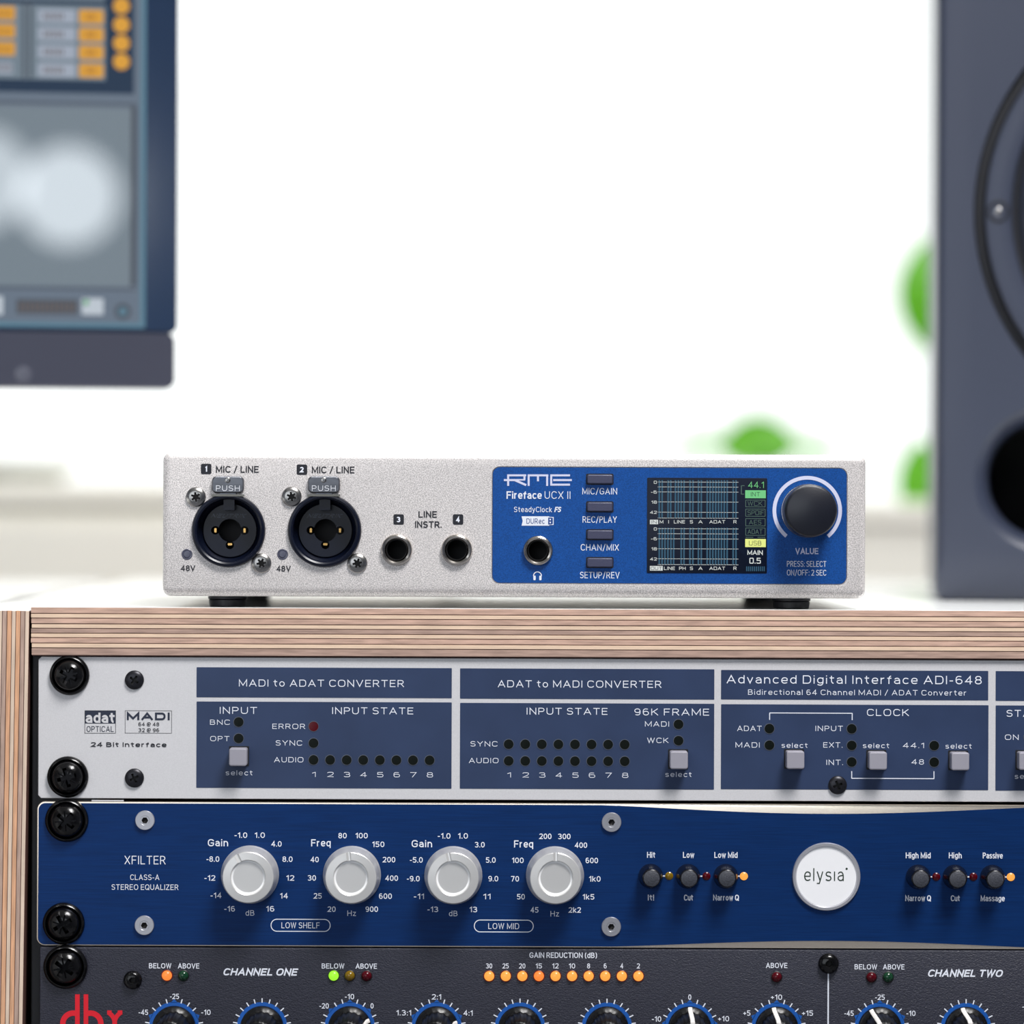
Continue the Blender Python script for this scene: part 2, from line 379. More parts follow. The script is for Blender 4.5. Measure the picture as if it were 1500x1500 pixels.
nt.links.new(tr.outputs[0], mx.inputs[1]); nt.links.new(gs.outputs[0], mx.inputs[2]); nt.links.new(mx.outputs[0], o_.inputs[0])
obj('pane', mbox(-1.44, 1.045, sillz + .003, 1.44, 1.05, 2.29), gl, wn, (0, 0, 0))

# low sideboard left under the window
sbz = CZ + T(120, 707, .70 * U)[2] * S
sb = empty('sideboard', mu(-.55, .77, 0), 'low beige sideboard standing under the window behind the monitor', 'sideboard')
sbm = mat('beige lacquer', RGB(226, 224, 214), .6, noise=(7, .04, ONE))
obj('cabinet_body', mbox(-1.15, .705, .06, -.02, .843, sbz - .012, 12), sbm, sb, (0, 0, 0))
obj('cabinet_top', mbox(-1.16, .70, sbz - .012, -.01, .845, sbz, 8), sbm, sb, (0, 0, 0))
for i in range(3):
    obj('cabinet_door', mbox(-1.14 + i * .37, .698, .08, -.78 + i * .37, .705, sbz - .02, 5), sbm, sb, (0, 0, 0))
obj('plinth', mbox(-1.12, .72, 0, -.05, .83, .06), sbm, sb, (0, 0, 0))
# grey dish on the sideboard
t = T(28, 700, .77 * U)
dish = empty('dish', (t[0], .77 * U, (sbz - CZ) * U), 'shallow grey dish standing on the sideboard under the monitor', 'dish')
bm = bmesh.new()
prof = [(0, 0), (90, 0), (110, 8), (165, 52), (170, 56), (164, 56), (108, 16), (0, 10)]
rings = []
for r, z in prof: rings.append([bm.verts.new((0, 0, z))] if r == 0 else [bm.verts.new((r * math.cos(2 * PI * i / 32), r * math.sin(2 * PI * i / 32), z)) for i in range(32)])
for a, b in zip(rings, rings[1:]):
    for i in range(32):
        j = (i + 1) % 32
        if len(a) == 1: bm.faces.new((a[0], b[j], b[i]))
        elif len(b) == 1: bm.faces.new((a[i], a[j], b[0]))
        else: bm.faces.new((a[i], a[j], b[j], b[i]))
obj('bowl', bm, mat('grey glaze', RGB(205, 207, 205), .4, noise=(60, .08, ONE)), dish, POS[dish.name])

# ================================================================== RACK CABINET
shelf = T(46, 889)                     # top left corner of the plywood top board
X0 = shelf[0]; ZT = shelf[2]
X1 = X0 + 2340; DEP = .52 * U
FLOORZ = -CZ * U
plyA = mat('pale birch ply', RGB(226, 198, 172), .65, noise=(900, .12, (.1, 1, 1)))
plyB = mat('pinkish birch ply', RGB(196, 162, 144), .65, noise=(1000, .26, (.1, 1, 1)))
plyC = mat('brown birch ply', RGB(172, 144, 130), .65, noise=(1000, .26, (.1, 1, 1)))
plyAv = mat('pale upright ply', RGB(216, 194, 174), .65, noise=(900, .12, (1, 1, .1)))
plyBv = mat('orange upright ply', RGB(214, 164, 128), .65, noise=(1000, .2, (1, 1, .1)))
plyCv = mat('grey brown upright ply', RGB(178, 152, 138), .65, noise=(1000, .22, (1, 1, .1)))
glue = mat('dark glue line', RGB(88, 56, 48), .7)
lam = mat('white laminate', RGB(246, 248, 247), .13, noise=(12, .01, ONE))
cab = empty('rack_cabinet', ((X0 + X1) / 2, DEP / 2, FLOORZ), 'birch plywood rack cabinet holding three rack units, white laminate on its top', 'rack cabinet')
tb = obj('top_board', bbox(X0 + 1.2, 1.2, ZT - 71.5, X1, DEP - 2, ZT - 1.0), glue, cab, (0, 0, 0)); POS[tb.name] = (0, 0, 0)
hs = [9.3, 6.6, 8.4, 6.6, 7.2, 6.4, 8.2, 6.8, 11.0]; ms = [plyB, plyA, plyB, plyA, plyC, plyA, plyB, plyA, plyC]
z = ZT - .8
for i, (h, m) in enumerate(zip(hs, ms)):
    jit = random.uniform(-.35, .35)
    bm = bbox(X0 + random.uniform(-.8, .8), jit, z - h + .95, X1, DEP, z, .35)
    obj('ply', bm, m, tb, (0, 0, 0)); z -= h
ZB = z                                # underside of the top board
obj('laminate_sheet', bbox(X0, 2.2, ZT - .9, X1, DEP, ZT, .3), lam, tb, (0, 0, 0))
# left upright
sx = T(43, 895); tilt = math.radians(0.72)
def upright(xin, sgn, tl):
    ob = obj('side_board', bbox(-86 if sgn < 0 else 0, 1.4, FLOORZ - sx[2] + 6, 0 if sgn < 0 else 86, DEP - 2, -1), glue, cab, (xin, 0, sx[2])); ob.rotation_euler = (0, tl, 0)
    ws = [6.2, 6.6, 6.9, 6.0, 7.0, 6.9, 6.6, 6.6, 6.6, 6.6, 6.6, 6.6, 6.8]
    mm = [plyAv, plyCv, plyBv, plyAv, plyBv, plyCv, plyAv, plyBv, plyCv, plyAv, plyBv, plyCv, plyAv]
    x = 0
    for w_, m in zip(ws, mm):
        x1_ = x + sgn * w_
        b = bbox(min(x, x1_) + .45, random.uniform(-.3, .3), FLOORZ - sx[2] + 6, max(x, x1_) - .45, DEP, random.uniform(-.5, .2), .3)
        o = obj('ply', b, m, ob, (0, 0, 0)); o.location = (0, 0, 0); x = x1_
    b = bbox(min(0, x), 2, -.5, max(0, x), DEP, .9, .2); o = obj('laminate_sheet', b, lam, ob, (0, 0, 0)); o.location = (0, 0, 0)
    return ob
upright(sx[0], -1, tilt)
upright(X1 + 3, 1, 0)
blk_rail = mat('black steel rail', RGB(14, 14, 18), .45, .3)
railx0 = T(57, 965)[0]
obj('rack_rail', bbox(X0 + 1, 16, FLOORZ + 260, X0 + 95, 30, ZB - 1, 1), blk_rail, cab, (0, 0, 0))
obj('rack_rail', bbox(X1 - 95, 16, FLOORZ + 260, X1 - 1, 30, ZB - 1, 1), blk_rail, cab, (0, 0, 0))
obj('rack_rail', bbox(X0 - 2, 30, FLOORZ + 260, X0 + 8, 150, ZB - 1, 1), blk_rail, cab, (0, 0, 0), label='flange of the rack rail')
obj('bottom_board', bbox(X0 - 4, 2, FLOORZ + 180, X1, DEP - 40, FLOORZ + 255, 2), plyB, cab, (0, 0, 0))
obj('back_board', bbox(X0, DEP - 38, FLOORZ + 255, X1, DEP - 3, ZB - 1), plyC, cab, (0, 0, 0))
# desk to the left
dk = empty('desk', mu(-.75, .25, 0), 'white desk standing left of the rack cabinet under the monitor', 'desk')
dx1 = (sx[0] - 92) * S - .012; dzt = CZ + (sx[2] - 2) * S
obj('desk_top', mbox(-1.35, -.1, dzt - .025, dx1, .52, dzt, 6), lam, dk, (0, 0, 0))
for lx in (-1.33, dx1 - .06):
    for ly in (-.07, .45): obj('leg', mbox(lx, ly, 0, lx + .045, ly + .045, dzt - .025, 5), lam, dk, (0, 0, 0))

# ================================================================== SCREWS (shared meshes)
def cross_cut(r, wd, y0, y1, pz=False, n=4):
    cs = []
    for k in range(n // 2 if n == 4 else n):
        a = PI * k / (n // 2 if n == 4 else n)
        b = bmesh.new(); box(b, -r, y0, -wd / 2, r, y1, wd / 2)
        # taper the ends
        for v in b.verts:
            if v.co.y > (y0 + y1) / 2: v.co.x *= .6
        bmesh.ops.rotate(b, verts=b.verts, cent=(0, 0, 0), matrix=Matrix.Rotation(a + .3, 3, 'Y')); cs.append(b)
    return cs
rec_gloss = mat('black screw recess', RGB(22, 22, 24), .18, .9)
rec_shade = mat('painted black recess shade', RGB(4, 4, 5), .6)  # near-black colour paints the shade in black screw recesses
def rack_screw_meshes():
    cup = lathe([(25, 1), (31, 1), (32, -2), (31, -6), (27.5, -8), (26, -6), (25.5, -3), (25, 1)], 40)
    head = lathe([(0, 2), (24.5, 2), (25.4, -4), (24, -9), (20, -14), (14, -17.5), (7, -19.5), (0, -20)], 40)
    cs = cross_cut(18, 6.0, -24, -7)
    for k in range(2):
        b = bmesh.new(); box(b, -15, -24, -1.1, 15, -14, 1.1); bmesh.ops.rotate(b, verts=b.verts, cent=(0, 0, 0), matrix=Matrix.Rotation(PI / 4 + PI / 2 * k + .3, 3, 'Y')); cs.append(b)
    head = boolean(head, cs)
    bmesh.ops.recalc_face_normals(head, faces=head.faces)
    for f in head.faces:
        c = f.calc_center_median(); q = math.hypot(c.x, c.z)
        if q < 16 and c.y > -20 + 5.5 * (q / 16) ** 2 + 2.0: f.material_index = 1
    return tomesh('screw_washer', cup, blk_gloss, 50), tomesh('screw_head', head, [blk_gloss, rec_gloss], 30)
CUP, HEAD = rack_screw_meshes()
def rack_screw(parent, px, py, dep, r=31, ang=0):
    t = T(px, py, dep)
    a = obj('rack_screw', CUP, None, parent, (t[0], dep, t[2])); a.scale = (r / 32,) * 3
    b = bpy.data.objects.new('screw_head', HEAD); COL.objects.link(b); b.parent = a; b.rotation_euler = (0, ang, 0)
def small_screw(r, kind):
    b = small_screw_(r, kind); b.faces.ensure_lookup_table(); b.normal_update()
    bmesh.ops.recalc_face_normals(b, faces=b.faces)
    top = {'flat': -1.2, 'dome': -9.8, 'allen': -3.6}.get(kind, -5.2)
    for f in b.faces:
        c = f.calc_center_median()
        if math.hypot(c.x, c.z) < r * .5 and (c.y > top + 1.0 or abs(f.normal.y) < .5): f.material_index = 1
    return b
def small_screw_(r, kind):
    prof = [(0, 2), (r, 2), (r, -2.0), (r - 1.2, -3.6), (r * .6, -5.2), (0, -5.8)] if kind != 'flat' else [(0, 2), (r, 2), (r, -.6), (r - 1, -1.2), (0, -1.2)]
    if kind == 'dome': prof = [(0, 2), (r, 2), (r, -3), (r * .92, -6), (r * .7, -8.5), (r * .35, -9.5), (0, -9.8)]
    b = lathe(prof, 32)
    if kind in ('flat', 'cross'): cs = cross_cut(r * .62, r * .24, -9, -.6 if kind == 'cross' else .4)
    elif kind == 'torx':
        cs = [lathe([(0, -.6), (r * .28, -.6), (r * .3, -9), (0, -9)], 12)]
        for k in range(3):
            c = bmesh.new(); box(c, -r * .48, -9, -r * .1, r * .48, -.5, r * .1); bmesh.ops.rotate(c, verts=c.verts, cent=(0, 0, 0), matrix=Matrix.Rotation(PI * k / 3 + .4, 3, 'Y')); cs.append(c)
    elif kind == 'dome': cs = [lathe([(0, -.6), (r * .3, -.6), (r * .42, -14), (0, -14)], 6)]
    else:
        b.free(); b = lathe([(0, 2), (r, 2), (r, -3), (r - .8, -4), (r * .5, -4), (r * .47, -3.6), (r * .42, -3.6), (0, -3.6)], 36)
        cs = [lathe([(0, -.4), (r * .1, -.6), (r * .34, -2.4), (r * .36, -8), (0, -8)], 6)]
    return boolean(b, cs)
SM = {k: tomesh('screw', small_screw(*a), [m, rec_shade if k in ('blk', 'dome') else recess], 35) for k, a, m in (
    ('blk', (14, 'cross'), blk_matte), ('torx', (14.3, 'torx'), steel), ('allen', (14.4, 'allen'), alu_screw), ('dome', (14, 'dome'), blk_gloss), ('tab', (4.2, 'flat'), steel))}
def screw(parent, kind, px, py, dep, ang=0, label=None, sc=1.0):
    t = T(px, py, dep); o = obj('screw', SM[kind], None, parent, (t[0], dep, t[2]), label); o.rotation_euler = (0, ang, 0); o.scale = (sc,) * 3; return o

# ================================================================== AUDIO INTERFACE
FI = 10.0
def R(px0, py0, px1, py1, dep): a = T(px0, py0, dep); b = T(px1, py1, dep); return a[0], a[2], b[0], b[2]
bx0, bz1, bx1, bz0 = R(238, 662.5, 1268.5, 877.2, FI)
fc = ((bx0 + bx1) / 2, FI + 370, ZT)
ai = empty('audio_interface', fc, 'silver desktop audio interface with blue display panel standing on the plywood rack', 'audio interface')
def bodyloop(i, ib, r): return rrect(bx0 + i, bz0 + ib, bx1 - i, bz1 - i, r, 8)
bm = bmesh.new()
loft(bm, [(bodyloop(9, 13, 4), FI), (bodyloop(6, 9, 6), FI + .8), (bodyloop(2.5, 4, 9), FI + 3.5), (bodyloop(.7, 1.2, 11), FI + 8), (bodyloop(0, 0, 12), FI + 14), (bodyloop(0, 0, 12), FI + 744)])
XL = [(335, 777), (475.5, 777)]; JK = [(581, 805.5), (669, 805.5), (788, 806.5)]
cuts = []
for px, py in XL:
    t = T(px, py, FI); cuts.append(lathe([(0, FI - 9), (47, FI - 9), (47, FI + 70), (0, FI + 70)], 48, cx=t[0], cz=t[2]))
for px, py in JK:
    t = T(px, py, FI); cuts.append(lathe([(0, FI - 9), (19, FI - 9), (19, FI + 80), (0, FI + 80)], 32, cx=t[0], cz=t[2]))
a = R(720.5, 683, 1241, 857, FI)
c = bmesh.new(); loft(c, [(rrect(*a, 12, 8), FI - 6), (rrect(*a, 12, 8), FI + 3.2)]); cuts.append(c)
bm = boolean(bm, cuts)
obj('body', bm, sand_alu, ai, (0, 0, 0), smooth=30)
# blue plate, holes for the phones socket
bm = bmesh.new(); b0, b1, b2, b3 = a[0] + 1.2, a[1] - 1.2, a[2] - 1.2, a[3] + 1.2
loft(bm, [(rrect(b0 + .6, b1 - .6, b2 - .6, b3 + .6, 10.5, 8), FI + .6), (rrect(b0, b1, b2, b3, 11, 8), FI + 1.2), (rrect(b0, b1, b2, b3, 11, 8), FI + 3)])
t = T(*JK[2], FI); bm = boolean(bm, [lathe([(0, FI - 9), (19, FI - 9), (19, FI + 9), (0, FI + 9)], 32, cx=t[0], cz=t[2])])
bp = obj('blue_panel', bm, blue_plate, ai, (0, 0, 0)); POS[bp.name] = (0, 0, 0)
FB = FI + .6
# feet
for px in (331.5, 1161):
    for yy in (FI + 30, FI + 640):
        t = T(px, 880, FI + 30)
        h = bz0 - ZT; r = 28.5
        bm = bmesh.new()
        def ring(rr, z): return [bm.verts.new((rr * math.cos(2 * PI * i / 32), rr * math.sin(2 * PI * i / 32), z)) for i in range(32)]
        rs = [ring(r - 3, 0), ring(r - 1.5, 1.5), ring(r - .5, h * .62), ring(r - 2, h * .68), ring(r + .5, h * .74), ring(r + .5, h + 3)]
        bm.faces.new(rs[0]); bm.faces.new(rs[-1])
        for p, q in zip(rs, rs[1:]):
            for i in range(32): bm.faces.new((p[i], p[(i + 1) % 32], q[(i + 1) % 32], q[i]))
        obj('foot', bm, rubber, ai, (t[0], yy + 28, ZT))
# combo sockets
def combo():
    ring_ = lathe([(54, .5), (54, -4), (52.5, -6.5), (49.5, -7.5), (47, -6), (46, -2), (45.5, 22), (38, 30), (38, 34), (46.5, 34), (46.5, .5), (54, .5)], 56)
    floor_ = lathe([(0, 42), (40, 42), (40, 26), (39, 24.5), (0, 24.5)], 48)
    cs = [lathe([(0, 15), (17, 15), (17, 60), (0, 60)], 32)]
    for dx, dz in ((-21.5, 0), (21.5, 0), (0, -21.5)):
        cs.append(lathe([(0, 15), (6.2, 15), (6.2, 60), (0, 60)], 20, cx=dx, cz=dz))
    b = bmesh.new(); box(b, -19, 15, -4, 19, 38, 4); cs.append(b); b = bmesh.new(); box(b, -4, 15, -19, 4, 38, 0); cs.append(b)
    floor_ = boolean(floor_, cs)
    return ring_, floor_
ring_, floor_ = combo()
RM = tomesh('socket', ring_, navy_plastic, 35); FM = tomesh('insert', floor_, navy_plastic, 30)
BK = tomesh('backing', lathe([(0, 60), (46, 60), (46, 58), (0, 58)], 32), blk_deep)
kb = bmesh.new(); box(kb, -8, 4, 30, 8, 26, 47); KEY = tomesh('key_rib', kb, navy_plastic)
CT = tomesh('contact', bbox(-3.2, 27, -1.6, 3.2, 50, 1.6, .5), gold)
tabm = bmesh.new()
poly = rrect(-23.5, -12.5, 23.5, 12.5, 7, 6)
poly2 = [(x * (1 - .0 * z), z) for x, z in poly]
loft(tabm, [([(x * .93, z * .86) for x, z in poly2], -8), ([(x * .98, z * .96) for x, z in poly2], -6.8), (poly2, -4.5), (poly2, 1)])
box(tabm, -12, -5, -20, 12, 1, -10)
TAB = tomesh('push_tab', tabm, tab_steel)
clipm = bmesh.new(); box(clipm, -24, -3, -2.2, 24, .5, .9); CLIP = tomesh('latch_plate', clipm, clip_steel)
for k, (px, py) in enumerate(XL):
    t = T(px, py, FI)
    so = obj('combo_socket', RM, None, ai, (t[0], FI, t[2]))
    POS[so.name] = (t[0], FI, t[2])
    obj('insert', FM, None, so, POS[so.name]); obj('backing', BK, None, so, POS[so.name]); obj('key_rib', KEY, None, so, POS[so.name])
    for dx, dz, ry in ((-21.5, 0, PI / 2), (21.5, 0, PI / 2), (0, -20.5, 0)):
        obj('contact', CT, None, so, (t[0] + dx, FI, t[2] + dz), rot=(0, ry, 0))
    lay = Layer('moulded_lettering', [mat('moulded lettering', RGB(4, 8, 20), .3), mat('painted moulding highlight', RGB(46, 60, 86), .3)], so, (t[0], FI, t[2]))  # flat letters; relief shade and edge highlight painted as two offset colours
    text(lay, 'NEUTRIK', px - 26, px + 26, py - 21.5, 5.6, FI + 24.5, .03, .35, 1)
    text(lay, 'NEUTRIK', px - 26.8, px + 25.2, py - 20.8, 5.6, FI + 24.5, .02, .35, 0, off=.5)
    tb_ = T(px - .8 - (0 if k else 0), 710, FI)
    pt = obj('push_tab', TAB, None, ai, (tb_[0], FI, tb_[2]))
    obj('latch_plate', CLIP, None, pt, (tb_[0], FI - 4.4, tb_[2] - 15))
    screw(pt, 'tab', px - 1.5, 703.5, FI - 7.5, .6)
    lay = Layer('embossed_lettering', [mat('painted emboss highlight', RGB(225, 225, 228), .3, .6), mat('painted emboss shade', RGB(70, 72, 80), .4, .4)], pt, (tb_[0], FI - 8, tb_[2]))  # emboss highlight and shade painted as two offset flat copies
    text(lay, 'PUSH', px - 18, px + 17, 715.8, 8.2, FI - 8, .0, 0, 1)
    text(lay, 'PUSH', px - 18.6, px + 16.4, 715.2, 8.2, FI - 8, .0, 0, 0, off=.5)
for i, p in enumerate([(287, 728), (383, 825), (427.3, 727.5), (523.5, 825)]): screw(ai, 'torx', *p, FI, .5 * i, sc=1.02)
LD = tomesh('phantom_power_led', lathe([(8, 1), (8, -.4), (7.2, -1), (5.2, -.4), (4.6, -1.4), (0, -1.7)], 28), led_off_grey)
for px in (274, 414): t = T(px, 812, FI); obj('phantom_power_led', LD, None, ai, (t[0], FI, t[2]))
jk = lathe([(23, 1), (23, -4), (22, -6), (20, -7), (17.5, -6), (15.6, -3.5), (15.2, 4), (15.2, 60), (17, 60), (17, 1), (23, 1)], 44)
JM = tomesh('jack_socket', jk, chrome, 30)
JB = tomesh('jack_backing', lathe([(0, 46), (15.1, 46), (15.1, 44), (0, 44)], 24), blk_deep)
JL = tomesh('jack_bore', lathe([(15.1, -1.5), (14.4, -1.5), (14.4, 44), (15.1, 44), (15.1, -1.5)], 32), blk_deep)
for i, (px, py) in enumerate(JK):
    t = T(px, py, FI); p = bp if i == 2 else ai
    j = obj('jack_socket' if i < 2 else 'headphone_socket', JM, None, p, (t[0], FI, t[2]))
    if i == 2: j.scale = (.96,) * 3
    if i < 2:
        obj('jack_backing', JB, None, j, (t[0], FI, t[2])); obj('jack_bore', JL, None, j, (t[0], FI, t[2]))
    else:
        obj('headphone_backing', JB, None, bp, (t[0], FI, t[2])); o = obj('headphone_bore', JL, None, bp, (t[0], FI, t[2])); o.scale = (.96, 1, .96)
# print on the body
pl = Layer('panel_lettering', [black_ink, white_ink], ai, (0, FI, 0))
for s, px, py in (('1', 302, 687), ('2', 442.3, 688), ('3', 584, 761), ('4', 671, 761)):
    x0, z0, x1, z1 = R(px - 7.7, py - 7.7, px + 7.7, py + 7.7, FI)
    flat(pl.bm, rrect(x0, z0, x1, z1, 2.6), -.25, 0)
    wd = 3 if s == '1' else 5
    text(pl, s, px - wd / 2 - .3, px + wd / 2, py, 8, FI, .04, 0, 1, off=.5)
text(pl, 'MIC / LINE', 316.3, 379, 687.5, 10, FI, .018); text(pl, 'MIC / LINE', 456.8, 519.3, 688.3, 10, FI, .018)
text(pl, '48V', 265, 286, 832.3, 8.6, FI, .02); text(pl, '48V', 405, 426, 833, 8.6, FI, .02)
text(pl, 'LINE', 613, 640, 753.5, 9.6, FI, .02); text(pl, 'INSTR.', 608, 647, 768.4, 9.6, FI, .02)
# print on the blue plate
pb = Layer('panel_lettering', [white_ink, lav_ink, mat('panel blue ink', RGB(20, 60, 130), .5)], bp, (0, FB, 0))
def pbl(x0, y0, x1, y1, wd, mi=1):
    a = pb.P(x0, y0, FB); b = pb.P(x1, y1, FB); line(pb.bm, a[0], a[1], b[0], b[1], wd, -.3, mi)
# logo strokes
zx = lambda x: 710 + x / 5.357
zy = lambda y: 670 + y / 5.357
def stroke(pts, wd=2.9):
    for (ax, ay), (bx_, by_) in zip(pts, pts[1:]):
        d = Vector((bx_ - ax, by_ - ay)); d.normalize(); e = d * wd * 5.357 * .5 * .98
        pbl(zx(ax - e.x * .98), zy(ay - e.y * .98), zx(bx_ + e.x * .98), zy(by_ + e.y * .98), wd)
stroke([(184, 141), (318, 141)]); stroke([(184, 141), (184, 216)]); stroke([(158, 178), (240, 178)]); stroke([(312, 141), (312, 168)]); stroke([(250, 176), (312, 176)], 2.2)
stroke([(240, 180), (318, 214)], 3.2)
stroke([(345, 141), (492, 141)]); stroke([(345, 141), (345, 216)]); stroke([(418, 141), (418, 180)]); stroke([(490, 141), (490, 216)])
stroke([(522, 141), (662, 141)]); stroke([(522, 141), (522, 214)]); stroke([(522, 214), (662, 214)]); stroke([(545, 178), (676, 178)])
text(pb, 'Fireface', 742, 793.5, 725.2, 11, FB, .015); text(pb, 'UCX II', 797.8, 835.5, 725.2, 11, FB, -.012)
text(pb, 'SteadyClock', 753, 808.5, 746.3, 7.8, FB, -.004); text(pb, 'FS', 812, 822.5, 746.3, 7.8, FB, .03, .25)
q = [pb.P(*p, FB) for p in ((764, 756.3), (804.5, 756.3), (804.5, 770), (764, 770), (765.7, 763))]; flat(pb.bm, q, -.25, 0)
x0, z0 = pb.P(802.5, 757.2, FB); x1, z1 = pb.P(811, 769, FB); outline(pb.bm, x0, z0, x1, z1, .8, 1.2, -.3, 0)
x0, z0 = pb.P(803, 758, FB); x1, z1 = pb.P(808.5, 768.4, FB); flat(pb.bm, rrect(x0, z0, x1, z1, .5), -.4, 2)
for yy in (761, 765.3):
    x0, z0 = pb.P(805, yy - 1.1, FB); x1, z1 = pb.P(807, yy + 1.1, FB); flat(pb.bm, rrect(x0, z0, x1, z1, .3), -.5, 0)
text(pb, 'DURec', 771.2, 797.8, 763.2, 7.6, FB, -.01, 0, 2, off=.5)
cx_, cz_ = pb.P(787.3, 843.5, FB); arc(pb.bm, cx_, cz_, 5.1, 6.5, -95, 95, 18, -.3, 0)
for s_ in (-1, 1):
    x_, z_ = cx_ + s_ * 4.3, cz_ - 3
    flat(pb.bm, rrect(x_ - 1.7, z_ - 3.4, x_ + 1.7, z_ + 3.4, 1.2), -.3, 0)
BTN = tomesh('key_cap', slab(-18.6, -6.6, 18.6, 6.6, -7.5, 1, 2.4, 1.4), slate_key, 8)
BTS = tomesh('key_bezel', slab(-20.2, -8.2, 20.2, 8.2, -.4, 1, 2.2), dark_gap)
for i, (s, y, x0, x1) in enumerate((('MIC/GAIN', 719.5, 853, 904), ('REC/PLAY', 761, 853.4, 903.5), ('CHAN/MIX', 801.8, 850.7, 906.5), ('SETUP/REV', 842.4, 849.7, 907.5))):
    t = T(878.6, (702, 742.5, 783.3, 824)[i], FB)
    k = obj('button', BTS, None, bp, (t[0], FB, t[2])); obj('key_cap', BTN, None, k, (t[0], FB, t[2])) if False else None
    obj('button_cap', BTN, None, bp, (t[0], FB, t[2]))
    text(pb, s, x0, x1, y, 9.4, FB, -.004)
text(pb, 'VALUE', 1165, 1198.8, 807.3, 9, FB, .02, 0, 1)
text(pb, 'PRESS: SELECT', 1152.7, 1210.3, 826, 8.4, FB, -.008); text(pb, 'ON/OFF: 2 SEC', 1152.7, 1210.3, 838.8, 8.4, FB, -.008)
cx_, cz_ = pb.P(1182.5, 748, FB); arc(pb.bm, cx_, cz_, 45.6, 51, -141, 141, 60, -.3, 1)
t = T(1183.5, 748.3, FB)
vb = obj('value_knob', lathe([(0, .5), (39.8, .5), (39.8, -4), (39, -5.5), (36, -6), (0, -6)], 56), chrome, bp, (t[0], FB, t[2]))
obj('knob_cap', lathe([(0, -5), (38.8, -5), (38.8, -8), (38.2, -50), (36.8, -53.5), (34.5, -55), (0, -55.4)], 64), blk_plastic, bp, (t[0], FB, t[2]))
# display
x0, z0, x1, z1 = R(948, 699.7, 1123.3, 840, FB)
dsp = obj('display', slab(x0 - (x0 + x1) / 2, z0 - (z0 + z1) / 2, x1 - (x0 + x1) / 2, z1 - (z0 + z1) / 2, -.8, 1, 1.5, .3), screen_black, bp, ((x0 + x1) / 2, FB, (z0 + z1) / 2))
FD = FB - .8
dm = [mat('lit white pixels', RGB(222, 228, 226), .6, emit=.75), mat('lit teal pixels', RGB(44, 98, 128), .6, emit=.55), mat('lit green pixels', RGB(120, 216, 140), .6, emit=.7),
      mat('lit yellow pixels', RGB(238, 246, 140), .6, emit=.8), mat('dim green pixels', RGB(96, 130, 118), .6, emit=.5), mat('unlit pixels', RGB(14, 26, 36), .6)]
dl = Layer('display_graphics', dm, bp, (0, FD, 0), None, 'lcd')
ZX = lambda x: 940 + x / 7.895
ZY = lambda y: 690 + y / 7.895
def drect(x0, y0, x1, y1, mi, off=.2):
    a = dl.P(ZX(x0), ZY(y0), FD); b = dl.P(ZX(x1), ZY(y1), FD); flat(dl.bm, [(a[0], a[1]), (b[0], a[1]), (b[0], b[1]), (a[0], b[1])], -off, mi)
def dtext(s, x0, x1, y, cap, mi, bold=0.0, off=.6): text(dl, s, ZX(x0), ZX(x1), ZY(y), cap / 7.895, FD, bold, 0, mi, off=off)
grp = lambda L: [v for v in L]
com = [558, 592, 656, 689, 757, 790, 823, 856, 889, 922, 955, 988, 1058, 1090]
for bars, ya, yb, ys in (([203, 236, 305, 335, 390, 423, 456, 489] + com, 105, 545, (128, 185, 243, 358, 477, 545)), ([203, 236, 269, 303, 338, 370, 457, 489] + com, 655, 1083, (668, 726, 785, 900, 1016, 1083))):
    for x in bars: drect(x - 8, ya, x + 8, yb, 1)
    for y in ys:
        xs = 185; 
        drect(185, y - 4, 1118, y + 4, 0, .25)
        for x in bars: drect(x - 9, y - 5, x - 3, y + 5, 5, .3)
for yb in (0, 540):
    for s, y, x in (('0', 130, 140), ('-6', 243, 108), ('18', 360, 112), ('42', 478, 97)): dtext(s, x, 174, y + yb, 34, 0, .015)
drect(95, 563, 190, 615, 0); dtext('IN', 110, 174, 589, 36, 5, .0)
drect(95, 1097, 243, 1152, 0); dtext('OUT', 105, 234, 1125, 36, 5, .0)
for s, x0, x1 in (('M', 207, 250), ('I', 307, 315), ('LINE', 372, 500), ('S', 558, 592), ('A', 656, 703), ('ADAT', 782, 965), ('R', 1060, 1096)): dtext(s, x0, x1, 587, 38, 0, .01)
for s, x0, x1 in (('LINE', 258, 384), ('PH', 432, 508), ('S', 558, 592), ('A', 656, 703), ('ADAT', 782, 965), ('R', 1060, 1096)): dtext(s, x0, x1, 1125, 38, 0, .01)
dtext('44.1', 1232, 1412, 160, 72, 2, -.01)
drect(1148, 166, 1156, 270, 4); drect(1148, 166, 1190, 173, 4); drect(1148, 264, 1184, 271, 4)
drect(1197, 222, 1435, 315, 2); dtext('INT', 1262, 1368, 268, 50, 5, -.01)
for s, y0, y1, a_, b_ in (('WCK', 333, 418, 1225, 1395), ('SPDIF', 437, 527, 1225, 1412), ('AES', 547, 638, 1240, 1382), ('ADAT', 655, 747, 1225, 1395)):
    A = dl.P(ZX(1200), ZY(y0), FD); B = dl.P(ZX(1430), ZY(y1), FD); outline(dl.bm, A[0], A[1], B[0], B[1], .3, .75, -.2, 4, 1); dtext(s, a_, b_, (y0 + y1) / 2, 52, 4, -.01)
drect(1200, 763, 1290, 770, 4); drect(1340, 763, 1430, 770, 4)
drect(1197, 785, 1435, 880, 3); dtext('USB', 1240, 1382, 833, 52, 5, -.01)
dtext('MAIN', 1222, 1400, 943, 52, 0, .02); dtext('0.5', 1245, 1377, 1037, 68, 0, .01)
for i in range(10): drect(1208 + i * 22.5, 1103, 1220 + i * 22.5, 1158, 1)

